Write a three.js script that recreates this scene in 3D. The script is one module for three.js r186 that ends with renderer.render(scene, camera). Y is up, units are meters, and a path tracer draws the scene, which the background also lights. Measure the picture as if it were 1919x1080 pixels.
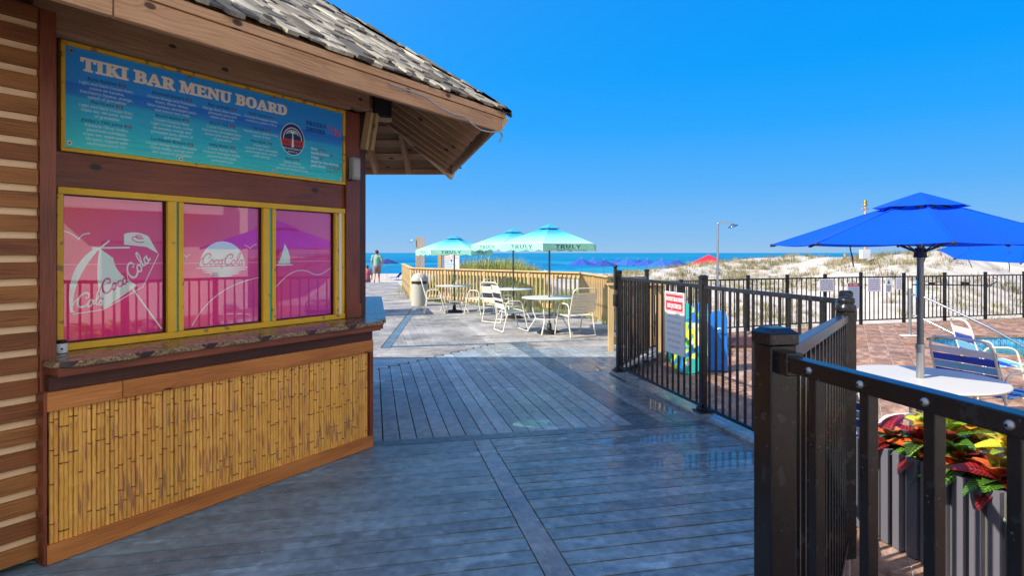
import * as THREE from 'three';
import { RoundedBoxGeometry } from 'three/addons/geometries/RoundedBoxGeometry.js';
import { mergeGeometries } from 'three/addons/utils/BufferGeometryUtils.js';
import { MarchingCubes } from 'three/addons/objects/MarchingCubes.js';

// ---------------------------------------------------------------- camera, sky, sun, exposure
const scene = new THREE.Scene();
const TH = 12.6 * Math.PI / 180, CT = Math.cos(TH), ST = Math.sin(TH), F = 1160, EYE = 1.6, HOR = 474;
const camera = new THREE.PerspectiveCamera(2 * Math.atan(540 / F) * 180 / Math.PI, 1919 / 1080, 0.05, 20000);
camera.position.set(0, EYE, 0);
camera.rotation.y = -TH;
camera.setViewOffset(1919, 1080, 0, 540 - HOR, 1919, 1080);
const EXPOSURE = 2.6;
const renderer = new THREE.WebGLRenderer({ antialias: true });
renderer.toneMapping = THREE.LinearToneMapping;
renderer.toneMappingExposure = EXPOSURE;
renderer.shadowMap.enabled = true;
// world: x runs along the deck boards (u), -z runs along the deck's long way (v). Camera space (right, depth) turns into it by TH.
const toU = (r, d) => r * CT + d * ST, toV = (r, d) => d * CT - r * ST;
const W = (r, d, y = 0) => new THREE.Vector3(toU(r, d), y, -toV(r, d));
const ground = (px, py, y = 0) => { const d = (EYE - y) * F / (py - HOR); return W((px - 960) * d / F, d, y); };   // the point of a level surface that a pixel looks at
const SUN_EL = 40 * Math.PI / 180, SUN_AZ = 65 * Math.PI / 180;
const sunDir = W(-Math.sin(SUN_AZ) * Math.cos(SUN_EL), -Math.cos(SUN_AZ) * Math.cos(SUN_EL), Math.sin(SUN_EL));
const sun = new THREE.DirectionalLight(new THREE.Color(1, 0.93, 0.83), 3.1);
sun.name = 'sun';
sun.position.copy(sunDir).multiplyScalar(60);
sun.castShadow = true;
Object.assign(sun.shadow.camera, { left: -40, right: 40, top: 40, bottom: -40, near: 1, far: 160 });
sun.shadow.mapSize.set(4096, 4096);
scene.add(sun, sun.target);
{
  const w = 512, h = 256, data = new Float32Array(w * h * 4), lin = (c) => Math.pow(c / 255, 2.2);
  const stops = [[-90, 150, 190, 226], [0, 150, 193, 232], [2, 128, 187, 241], [6, 88, 174, 248], [11, 46, 163, 252], [16, 18, 155, 250], [23, 0, 147, 246], [40, 0, 130, 234], [90, 0, 108, 212]];
  for (let j = 0; j < h; j++) {
    const el = ((j + 0.5) / h - 0.5) * Math.PI, deg = el * 180 / Math.PI;
    let k = 0; while (k < stops.length - 2 && stops[k + 1][0] < deg) k++;
    const a = stops[k], b = stops[k + 1], t = Math.min(1, Math.max(0, (deg - a[0]) / (b[0] - a[0])));
    for (let i = 0; i < w; i++) {
      const az = ((i + 0.5) / w - 0.5) * 2 * Math.PI, c = Math.cos(az) * Math.cos(el) * sunDir.x + Math.sin(el) * sunDir.y + Math.sin(az) * Math.cos(el) * sunDir.z;
      const ang = Math.acos(Math.min(1, Math.max(-1, c))), glow = 1.1 * Math.exp(-((ang / 0.8) ** 2)), o = (j * w + i) * 4;   // whiter round the sun, as clear air is
      for (let q = 0; q < 3; q++) data[o + q] = (lin(a[q + 1]) * (1 - t) + lin(b[q + 1]) * t + glow * [1, 0.95, 0.85][q]) * 1.03 / EXPOSURE;
      data[o + 3] = 1;
    }
  }
  const t = new THREE.DataTexture(data, w, h, THREE.RGBAFormat, THREE.FloatType);
  t.mapping = THREE.EquirectangularReflectionMapping; t.magFilter = t.minFilter = THREE.LinearFilter; t.wrapS = THREE.RepeatWrapping; t.needsUpdate = true;
  scene.background = t; scene.environment = t;
}

// ---------------------------------------------------------------- helpers
let seed = 7;
const rnd = () => { seed = (seed + 0x6d2b79f5) | 0; let t = Math.imul(seed ^ (seed >>> 15), 1 | seed); t = (t + Math.imul(t ^ (t >>> 7), 61 | t)) ^ t; return ((t ^ (t >>> 14)) >>> 0) / 4294967296; };
const rr = (a, b) => a + (b - a) * rnd();
const clamp = (x, a = 0, b = 1) => Math.min(b, Math.max(a, x)), mix = (a, b, t) => a + (b - a) * t, sstep = (a, b, x) => { const t = clamp((x - a) / (b - a)); return t * t * (3 - 2 * t); };
const V = (x, y, z) => new THREE.Vector3(x, y, z);
const hash = (x, y, s) => { let n = Math.imul(x, 374761393) + Math.imul(y, 668265263) + Math.imul(s, 974711); n = Math.imul(n ^ (n >>> 13), 1274126177); return ((n ^ (n >>> 16)) >>> 0) / 4294967296; };
function noise(x, y, s = 0, px = 0, py = 0) {   // value noise, tiled when a period is given
  let ix = Math.floor(x), iy = Math.floor(y);
  const fx = x - ix, fy = y - iy, ux = fx * fx * (3 - 2 * fx), uy = fy * fy * (3 - 2 * fy);
  let jx = ix + 1, jy = iy + 1;
  if (px) { ix = ((ix % px) + px) % px; jx = ix + 1 === px ? 0 : ix + 1; }
  if (py) { iy = ((iy % py) + py) % py; jy = iy + 1 === py ? 0 : iy + 1; }
  const a = hash(ix, iy, s), b = hash(jx, iy, s), c = hash(ix, jy, s), d = hash(jx, jy, s), p = a + (b - a) * ux;
  return p + (c + (d - c) * ux - p) * uy;
}
function fbm(x, y, s, px = 0, py = 0, oct = 4) { let v = 0, a = 0.5, n = 0; for (let i = 0; i < oct; i++) { v += a * noise(x, y, s + i * 17, px, py); n += a; a *= 0.5; x *= 2; y *= 2; px *= 2; py *= 2; } return v / n; }
function tex(w, h, f, srgb) {   // f(x 0..1, y 0..1) -> [r,g,b] 0..1 or a grey number
  const d = new Uint8Array(w * h * 4);
  for (let j = 0, o = 0; j < h; j++) for (let i = 0; i < w; i++, o += 4) {
    const c = f((i + 0.5) / w, (j + 0.5) / h);
    if (typeof c === 'number') d[o] = d[o + 1] = d[o + 2] = clamp(c) * 255; else for (let k = 0; k < 3; k++) d[o + k] = clamp(c[k]) * 255;
    d[o + 3] = 255;
  }
  const t = new THREE.DataTexture(d, w, h);
  t.wrapS = t.wrapT = THREE.RepeatWrapping; t.magFilter = THREE.LinearFilter; t.minFilter = THREE.LinearMipmapLinearFilter; t.generateMipmaps = true;
  if (srgb) t.colorSpace = THREE.SRGBColorSpace;
  t.needsUpdate = true; return t;
}
function canvasTex(w, h, draw) {
  const c = document.createElement('canvas'); c.width = w; c.height = h; draw(c.getContext('2d'), w, h);
  const t = new THREE.CanvasTexture(c); t.colorSpace = THREE.SRGBColorSpace; t.anisotropy = 8; return t;
}
const hex = (n) => [(n >> 16 & 255) / 255, (n >> 8 & 255) / 255, (n & 255) / 255];
const std = (o) => new THREE.MeshStandardMaterial(o), phy = (o) => new THREE.MeshPhysicalMaterial(o);
const tint = (m, k) => { const c = m.clone(); c.color.multiplyScalar(k); return c; };
const taken = new Map();
const numbered = (n) => { const k = taken.get(n) ?? 0; taken.set(n, k + 1); return k ? n + '_' + String(k).padStart(3, '0') : n; };
function mesh(name, geo, mat, parent) {
  const m = new THREE.Mesh(Array.isArray(geo) ? join(geo) : geo, mat); m.name = name; m.castShadow = m.receiveShadow = true; parent.add(m); return m;
}
function join(list) {
  const gs = list.map((g) => { const q = g.index ? g.toNonIndexed() : g.clone(); for (const k of Object.keys(q.attributes)) if (!['position', 'normal', 'uv'].includes(k)) q.deleteAttribute(k); if (!q.attributes.uv) q.setAttribute('uv', new THREE.BufferAttribute(new Float32Array(q.attributes.position.count * 2), 2)); return q; });
  return mergeGeometries(gs);
}
function thing(name, label, category, pos, turn = 0, group) {
  const g = new THREE.Group(); g.name = numbered(name); g.userData = { label, category }; if (group) g.userData.group = group;
  if (pos) g.position.copy(pos); g.rotation.y = turn; scene.add(g); return g;
}
function structure(name, label) { const g = new THREE.Group(); g.name = name; g.userData = { kind: 'structure', label }; scene.add(g); return g; }
function copyOf(root, label, pos, turn, group) {
  const c = root.clone(); c.name = numbered(root.name.replace(/_\d+$/, '')); c.userData = { ...root.userData, label }; if (group) c.userData.group = group;
  c.position.copy(pos); c.rotation.y = turn; scene.add(c); return c;
}
function metreUV(g) {   // uv in metres, u along x (the grain), a random start for each piece
  const p = g.attributes.position, n = g.attributes.normal, uv = new Float32Array(p.count * 2), a = rnd() * 7, b = rnd() * 7;
  for (let i = 0; i < p.count; i++) {
    const nx = Math.abs(n.getX(i)), ny = Math.abs(n.getY(i)), nz = Math.abs(n.getZ(i));
    const [s, t] = nx > ny && nx > nz ? [p.getZ(i), p.getY(i)] : ny > nz ? [p.getX(i), p.getZ(i)] : [p.getX(i), p.getY(i)];
    uv[i * 2] = s + a; uv[i * 2 + 1] = t + b;
  }
  g.setAttribute('uv', new THREE.BufferAttribute(uv, 2)); return g;
}
const box = (l, h, t, r = 0) => metreUV(r ? new RoundedBoxGeometry(l, h, t, 1, r) : new THREE.BoxGeometry(l, h, t));
function bar(p, q, h, t, r = 0, up = V(0, 1, 0)) {   // a plank from p to q: h across "up", t across the side
  const x = q.clone().sub(p), L = x.length(); x.normalize();
  if (Math.abs(x.dot(up)) > 0.98) up = V(0, 0, 1);
  const z = x.clone().cross(up).normalize(), y = z.clone().cross(x);
  return box(L, h, t, r).applyMatrix4(new THREE.Matrix4().makeBasis(x, y, z).setPosition(p.clone().add(q).multiplyScalar(0.5)));
}
function block(x0, x1, y0, y1, z0, z1, r = 0, axis = 'x') {   // a box by its limits, grain along the axis
  const s = { x: x1 - x0, y: y1 - y0, z: z1 - z0 };
  let g;
  if (axis === 'x') g = box(s.x, s.y, s.z, r);
  else if (axis === 'y') g = box(s.y, s.x, s.z, r).rotateZ(Math.PI / 2);
  else g = box(s.z, s.y, s.x, r).rotateY(Math.PI / 2);
  return g.translate((x0 + x1) / 2, (y0 + y1) / 2, (z0 + z1) / 2);
}
function rod(p, q, r0, r1 = r0, seg = 10) {
  const d = q.clone().sub(p), L = d.length(), g = new THREE.CylinderGeometry(r1, r0, L, seg);
  return g.applyQuaternion(new THREE.Quaternion().setFromUnitVectors(V(0, 1, 0), d.normalize())).translate((p.x + q.x) / 2, (p.y + q.y) / 2, (p.z + q.z) / 2);
}
const tube = (pts, r, n = 24, seg = 8, closed = false) => new THREE.TubeGeometry(new THREE.CatmullRomCurve3(pts, closed, 'catmullrom', 0.25), n, r, seg, closed);
function clip(poly, nx, ny, c) {   // keep nx*x + ny*y <= c
  const out = [];
  for (let i = 0; i < poly.length; i++) {
    const a = poly[i], b = poly[(i + 1) % poly.length], da = nx * a[0] + ny * a[1] - c, db = nx * b[0] + ny * b[1] - c;
    if (da <= 0) out.push(a);
    if ((da < 0 && db > 0) || (da > 0 && db < 0)) { const t = da / (da - db); out.push([a[0] + (b[0] - a[0]) * t, a[1] + (b[1] - a[1]) * t]); }
  }
  return out;
}
function slab(poly, y, thick, dir = 0, uv1 = 8, bevel = 0.0015) {   // a flat piece with a small chamfer; poly in (u, v); grain along dir
  let area = 0, cx = 0, cy = 0; poly.forEach((a, i) => { const b = poly[(i + 1) % poly.length]; area += a[0] * b[1] - b[0] * a[1]; cx += a[0]; cy += a[1]; });
  if (area < 0) poly = poly.slice().reverse();
  cx /= poly.length; cy /= poly.length;
  const inner = poly.map((p, i) => {
    const a = poly[(i + poly.length - 1) % poly.length], b = poly[(i + 1) % poly.length];
    let e1 = [p[0] - a[0], p[1] - a[1]], e2 = [b[0] - p[0], b[1] - p[1]]; const l1 = Math.hypot(...e1) || 1, l2 = Math.hypot(...e2) || 1;
    const n1 = [-e1[1] / l1, e1[0] / l1], n2 = [-e2[1] / l2, e2[0] / l2], k = 1 + n1[0] * n2[0] + n1[1] * n2[1];
    return [p[0] + (n1[0] + n2[0]) / Math.max(k, 0.3) * bevel, p[1] + (n1[1] + n2[1]) / Math.max(k, 0.3) * bevel];
  });
  const P = [], U = [], U1 = [], a = rnd() * 5, b = rnd() * 5, cd = Math.cos(dir), sd = Math.sin(dir);
  const put = (q, h) => { P.push(q[0], h, -q[1]); U.push(q[0] * cd + q[1] * sd + a, -q[0] * sd + q[1] * cd + b); U1.push(q[0] / uv1, q[1] / uv1); };
  const n = poly.length, lo = y - thick;
  for (let i = 1; i < n - 1; i++) { put(inner[0], y); put(inner[i], y); put(inner[i + 1], y); }
  for (let i = 0; i < n; i++) {
    const j = (i + 1) % n;
    put(inner[i], y); put(poly[i], y - bevel); put(inner[j], y); put(inner[j], y); put(poly[i], y - bevel); put(poly[j], y - bevel);
    put(poly[i], y - bevel); put(poly[i], lo); put(poly[j], y - bevel); put(poly[j], y - bevel); put(poly[i], lo); put(poly[j], lo);
  }
  const g = new THREE.BufferGeometry();
  g.setAttribute('position', new THREE.BufferAttribute(new Float32Array(P), 3));
  g.setAttribute('uv', new THREE.BufferAttribute(new Float32Array(U), 2));
  g.setAttribute('uv1', new THREE.BufferAttribute(new Float32Array(U1), 2));
  g.computeVertexNormals(); return g;
}
function strips(poly, dir, pitch, gap, phase = 0) {   // cuts a convex outline into boards running along dir (radians from u); returns outlines
  const c = Math.cos(dir), s = Math.sin(dir), t = poly.map((p) => -p[0] * s + p[1] * c), lo = Math.min(...t), hi = Math.max(...t), out = [];
  for (let k = Math.floor((lo - phase) / pitch); k * pitch + phase < hi; k++) {
    let q = clip(poly, s, -c, -(k * pitch + phase + gap / 2)); q = clip(q, -s, c, (k + 1) * pitch + phase - gap / 2);
    if (q.length < 3) continue;
    const w = q.map((p) => -p[0] * s + p[1] * c); if (Math.max(...w) - Math.min(...w) < 0.015) continue;
    out.push(q);
  }
  return out;
}

// ---------------------------------------------------------------- materials
function woodMaps(s, dark, mid, light, knots = 3) {   // covers 1.6 m along the grain by 0.4 m across
  const D = hex(dark), M = hex(mid), L = hex(light), K = []; for (let i = 0; i < knots; i++) K.push([hash(i, 3, s), hash(i, 5, s), 0.012 + 0.012 * hash(i, 9, s)]);
  const field = (x, y) => {
    let yy = y, knot = 0;
    for (const [kx, ky, kr] of K) { let dx = (x - kx) * 1.6, dy = (y - ky) * 0.4; dx -= Math.round(dx / 1.6) * 1.6; dy -= Math.round(dy / 0.4) * 0.4; const q = Math.hypot(dx * 0.55, dy) / kr; yy += 0.05 * Math.exp(-q * q * 0.35) * Math.sign(dy); knot = Math.max(knot, 1 - sstep(0.6, 1.1, q)); }
    const warp = fbm(x * 3, yy * 4, s, 3, 4), g = Math.sin((yy * 26 + warp * 6) * Math.PI * 2) * 0.5 + 0.5;
    const fine = fbm(x * 10, yy * 160, s + 5, 10, 160, 3), coarse = fbm(x * 4, yy * 6, s + 9, 4, 6);
    return [clamp(g * 0.17 + fine * 0.55 + coarse * 0.62 - 0.17), knot];
  };
  const cache = new Float32Array(1024 * 256 * 2);
  for (let j = 0, o = 0; j < 256; j++) for (let i = 0; i < 1024; i++, o += 2) { const f = field((i + 0.5) / 1024, (j + 0.5) / 256); cache[o] = f[0]; cache[o + 1] = f[1]; }
  const at = (x, y) => { const o = ((Math.floor(y * 256) * 1024) + Math.floor(x * 1024)) * 2; return [cache[o], cache[o + 1]]; };
  const map = tex(1024, 256, (x, y) => { const [g, k] = at(x, y); return [0, 1, 2].map((c) => { const v = g < 0.5 ? mix(D[c], M[c], g * 2) : mix(M[c], L[c], g * 2 - 1); return mix(v, D[c] * 0.45, k * 0.85); }); }, true);
  const bump = tex(1024, 256, (x, y) => at(x, y)[0]);
  for (const t of [map, bump]) t.repeat.set(1 / 1.6, 1 / 0.4);
  return { map, bumpMap: bump };
}
const wood = (s, d, m, l, o = {}) => std({ ...woodMaps(s, d, m, l, o.knots ?? 3), bumpScale: o.bump ?? 0.0012, roughness: o.rough ?? 0.62, ...(o.more ?? {}) });
const M = {};
M.redwood = wood(11, 0x47200f, 0x7c3f26, 0x985234, { rough: 0.45 });
M.darkwood = wood(23, 0x2c140c, 0x4d2718, 0x5f3320, { rough: 0.5 });
M.slat = [wood(31, 0x42210e, 0x804a22, 0x9c6432), wood(37, 0x50290f, 0x96602c, 0xb07a40)];
M.trim = wood(41, 0x83461c, 0xbe7636, 0xd8924f, { knots: 5, rough: 0.5 });
M.fascia = wood(47, 0x7f5a40, 0xb08864, 0xc6a27c, { knots: 4, rough: 0.75 });
M.rafter = wood(53, 0xa08260, 0xd0b08a, 0xe2c8a4, { rough: 0.8 });
M.pine = wood(59, 0x937a50, 0xbda070, 0xcfb68a, { knots: 3, rough: 0.75 });
M.oldwood = wood(61, 0x8a7358, 0xb49a78, 0xcab595, { rough: 0.85 });
M.sheath = wood(67, 0x6a513a, 0x8e7052, 0xa58665, { rough: 0.85 });
M.cream = std({ color: 0xf0cfa4, roughness: 0.8 });
const shingleMaps = woodMaps(71, 0x5d564c, 0x97907f, 0xc9c2b0, 0);
M.shingle = [0.3, 0.6, 0.95, 1.35].map((k) => { const m = std({ ...shingleMaps, bumpScale: 0.003, roughness: 0.9 }); m.color.setScalar(k); return m; });
const bambooMap = tex(64, 512, (x, y) => { const n = fbm(x * 4, y * 18, 81, 4, 18), st = sstep(0.62, 0.72, fbm(x * 2, y * 5, 87, 2, 5)), f = noise(x * 24, y * 3, 83, 24, 3); const b = [mix(0.85, 0.99, n) - f * 0.05, mix(0.62, 0.78, n) - f * 0.06, mix(0.27, 0.42, n) - f * 0.05]; return [mix(b[0], 0.5, st * 0.5), mix(b[1], 0.36, st * 0.55), mix(b[2], 0.36, st * 0.5)]; }, true);
M.bamboo = [0.86, 1, 1.08, 0.94].map((k, i) => { const m = std({ map: bambooMap, roughness: 0.45 }); m.color.setRGB(k, k * (i === 3 ? 0.92 : 1), k * (i === 1 ? 0.9 : 1)); return m; });
M.node = std({ color: 0x6b3a1a, roughness: 0.7 });
const graniteMap = tex(512, 512, (x, y) => { const a = fbm(x * 40, y * 40, 91, 40, 40, 2), b = fbm(x * 6 + 2 * fbm(x * 4, y * 4, 93, 4, 4), y * 6, 95, 6, 6), c = hash(Math.floor(x * 256), Math.floor(y * 256), 97); let v = mix(0.35, 0.72, b) + (a - 0.5) * 0.5; if (c > 0.9) v *= 0.3; const dk = sstep(0.6, 0.68, b); return [mix(v, 0.2, dk), mix(v * 0.85, 0.15, dk), mix(v * 0.64, 0.17, dk)]; }, true);
graniteMap.repeat.set(2.6, 2.6); M.granite = phy({ map: graniteMap, roughness: 0.26 });
M.yellow = std({ map: tex(256, 256, (x, y) => { const n = fbm(x * 6, y * 6, 101, 6, 6), c = sstep(0.7, 0.76, fbm(x * 20, y * 20, 103, 20, 20)); return [mix(0.86 + n * 0.1, 0.62, c), mix(0.68 + n * 0.08, 0.5, c), mix(0.13 + n * 0.05, 0.28, c)]; }, true), roughness: 0.5 });
M.teal = std({ color: 0x35b5ac, roughness: 0.6 });
M.white = std({ color: 0xe8e6e0, roughness: 0.45 });
M.grey = std({ color: 0x9a9a98, roughness: 0.5 });
M.black = std({ color: 0x0c0c0d, roughness: 0.6 });
M.blackPaint = phy({ color: 0x17171a, roughness: 0.24, bumpMap: tex(256, 256, (x, y) => fbm(x * 40, y * 40, 111, 40, 40, 2)), bumpScale: 0.0004, map: tex(512, 512, (x, y) => { const n = fbm(x * 8, y * 8, 113, 8, 8), s = hash(Math.floor(x * 300), Math.floor(y * 300), 115) > 0.9975 ? 1 : 0, v = 0.24 + n * 0.1 + sstep(0.66, 0.74, fbm(x * 26, y * 26, 117, 26, 26)) * 0.14; return s ? [0.7, 0.7, 0.72] : [v, v, v * 1.04]; }, true) });
M.blackPaint.color.setRGB(0.15, 0.15, 0.16); M.blackPaint.specularIntensity = 0.7;
M.steel = std({ color: 0xc9ccce, metalness: 1, roughness: 0.22 });
M.bolt = std({ color: 0x9a9c9e, metalness: 0.9, roughness: 0.48 });
M.pole = std({ color: 0xa9abae, metalness: 0.9, roughness: 0.38 });
M.chairFrame = std({ color: 0xd6d0be, roughness: 0.35 });
M.strapBeige = std({ color: 0xd8d0bc, roughness: 0.6 });
M.strapWhite = std({ color: 0xdfe0dc, roughness: 0.55 });
M.strapNavy = std({ color: 0x1c2233, roughness: 0.55 });
M.strapBlue = std({ color: 0x1246b0, roughness: 0.5 });
M.strapSky = std({ color: 0x6fb7d8, roughness: 0.5 });
M.tableTop = std({ color: 0xc4c0b4, roughness: 0.4 });
// composite decking: fine grain pressed into each board, stains and water lying across the boards
const deckGrain = tex(1024, 512, (x, y) => { const w = fbm(x * 4, y * 6, 121, 4, 6), g = Math.abs(Math.sin((y * 14 + w * 4.5) * Math.PI * 2)); return clamp(g * 0.6 + fbm(x * 12, y * 150, 123, 12, 150, 2) * 0.5); });
deckGrain.repeat.set(1 / 1.6, 1 / 0.5);
const wet = (u, v) => {   // how wet the front deck is, 0..1.2; above 1 water stands
  const n = fbm(u * 0.9 + 20, v * 0.9 + 20, 131), f = fbm(u * 3.4 + 9, v * 3.4 + 9, 133);
  let w = 0.28 + (n - 0.5) * 0.9 + (f - 0.5) * 0.35 + sstep(0.6, 2.8, u) * 0.32;
  const pud = (cu, cv, a, b) => Math.exp(-(((u - cu) / a) ** 2 + ((v - cv) / b) ** 2));
  w += 0.95 * pud(2.5, 4.3, 0.55, 0.24) + 0.85 * pud(2.35, 4.95, 0.6, 0.14) + 0.7 * pud(2.85, 6.6, 0.22, 1.3) + 0.3 * pud(2.9, 8.4, 0.4, 0.5);
  return clamp(w, 0, 1.2);
};
const deckRough = tex(1024, 1024, (x, y) => { const u = x * 8 - (x > 0.5 ? 8 : 0), v = y * 8 + (y < 0.125 ? 8 : 0), w = wet(u, v); return [0, mix(mix(0.5, 0.14, sstep(0.05, 0.8, w)), 0.02, sstep(0.9, 1.08, w)) + (fbm(u * 14, v * 14, 135) - 0.5) * 0.12 * (1 - sstep(0.85, 1, w)), 0]; });
const deckTone = tex(1024, 1024, (x, y) => {
  const u = x * 8 - (x > 0.5 ? 8 : 0), v = y * 8 + (y < 0.125 ? 8 : 0), w = wet(u, v), fine = fbm(u * 22, v * 22, 137), patch = fbm(u * 1.8 + 4, v * 1.8, 139), scuff = sstep(0.63, 0.74, fbm(u * 5 + 3, v * 9, 141)) * sstep(0.4, 0.6, fbm(u * 0.8, v * 0.8 + 6, 143));
  const speck = hash(Math.floor(u * 160), Math.floor(v * 160), 145) > 0.9985 ? 0.35 : 0;
  const b = clamp(0.64 + (fine - 0.5) * 0.26 + (patch - 0.5) * 0.22 - sstep(0.1, 0.8, w) * 0.08 + scuff * 0.14 + speck);
  return [b, b * 0.99, b * 0.97];
}, true);
for (const t of [deckRough, deckTone]) t.channel = 1;
const deckMats = (tone, n, shadeTint = [0.6, 0.92, 1.16]) => Array.from({ length: n }, (_, i) => { const m = std({ map: deckTone, roughnessMap: deckRough, roughness: 1, bumpMap: deckGrain, bumpScale: 0.0016 }); const k = tone * (0.82 + 0.09 * i); m.color.setRGB(k * shadeTint[0], k * shadeTint[1], k * shadeTint[2]); return m; });
M.deckFront = deckMats(0.78, 5); M.deckMid = deckMats(0.9, 5, [0.84, 0.97, 1.05]); M.deckDark = deckMats(0.5, 3);  // blue of the shade is put into the front and, weaker, middle boards
const dryTone = tex(512, 512, (x, y) => { const b = 0.72 + (fbm(x * 8, y * 8, 161, 8, 8) - 0.5) * 0.4 + (fbm(x * 90, y * 90, 163, 90, 90, 2) - 0.5) * 0.18 - sstep(0.66, 0.72, fbm(x * 12, y * 12, 165, 12, 12)) * 0.12; return [b, b * 0.975, b * 0.94]; }, true);
dryTone.channel = 1; dryTone.repeat.set(2, 2);
M.deckDry = [0.6, 0.64, 0.69, 0.56].map((k) => { const m = std({ map: dryTone, roughness: 0.7, bumpMap: deckGrain, bumpScale: 0.0016 }); m.color.setRGB(k * 0.93, k * 0.93, k * 0.92); return m; });
M.underDeck = std({ color: 0x6a5a48, roughness: 0.95 });
const paverMap = tex(512, 512, (x, y) => { const n = fbm(x * 5 + fbm(x * 6, y * 6, 171, 6, 6), y * 9, 173, 5, 9), f = fbm(x * 60, y * 60, 175, 60, 60, 2); const v = 0.78 + (n - 0.5) * 0.5 + (f - 0.5) * 0.3; return [v, v * mix(0.72, 0.86, n), v * mix(0.55, 0.78, n)]; }, true);
M.paver = [[0.8, 0.72, 0.66], [0.88, 0.8, 0.74], [0.72, 0.66, 0.64], [0.86, 0.72, 0.6], [0.78, 0.74, 0.74]].map((c) => { const m = std({ map: paverMap, bumpMap: paverMap, bumpScale: 0.004, roughness: 0.75 }); m.color.setRGB(...c.map((x, i) => x * [0.64, 0.69, 0.7][i])); return m; });
M.grout = std({ color: 0xb5aaa0, roughness: 0.95 });
const sandMap = tex(512, 512, (x, y) => { const n = fbm(x * 8, y * 8, 181, 8, 8), f = hash(Math.floor(x * 512), Math.floor(y * 512), 183); const v = 0.86 + (n - 0.5) * 0.2 + (f - 0.5) * 0.1; return [v, v * 0.975, v * 0.93]; }, true);
sandMap.repeat.set(0.35, 0.35);
M.sand = std({ map: sandMap, roughness: 0.95 }); M.sand.color.setRGB(0.64, 0.61, 0.57);

// ---------------------------------------------------------------- ground: sand, dunes, beach, sea
const duneTable = [[-180, -0.9], [-22, -0.9], [-12, -0.7], [-8, -0.2], [-5, 0.75], [0, 0.85], [2.5, 0.5], [5, 0.1], [8, 0.1], [10.7, 0.45], [14, 0.72], [18, 1.0], [21, 1.16], [25, 1.3], [29, 1.34], [33, 1.42], [35, 1.64], [37.5, 1.56], [40, 1.3], [60, 1.3], [95, 1.1], [130, 0], [180, -0.9]];
const tableAt = (t, x) => { let k = 0; while (k < t.length - 2 && t[k + 1][0] < x) k++; return mix(t[k][1], t[k + 1][1], sstep(t[k][0], t[k + 1][0], x)); };
function sandHeight(r, d) {
  const R = Math.hypot(r, d), az = Math.atan2(r, d) * 180 / Math.PI, H = tableAt(duneTable, az);
  const crest = (az > 2.5 ? 34 : 27) + 4 * Math.sin(az * 0.35);
  const near = az > -8 && az < 5 ? 21 : 17.2;
  let y = mix(-0.42, H, sstep(near, crest, R));
  y = mix(y, -1.3, sstep(crest + 1.5, crest + 17, R)); y = mix(y, -2.2, sstep(60, 140, R)); y = mix(y, -3.2, sstep(140, 200, R));
  const bumps = sstep(near + 0.4, near + 4, R) * (1 - sstep(55, 70, R)) * clamp(H + 0.9, 0, 1.4);
  return y + bumps * ((fbm(r * 0.35 + 50, d * 0.35 + 50, 191) - 0.5) * 0.34 + (fbm(r * 1.3 + 50, d * 1.3 + 50, 193) - 0.5) * 0.2);
}
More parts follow.
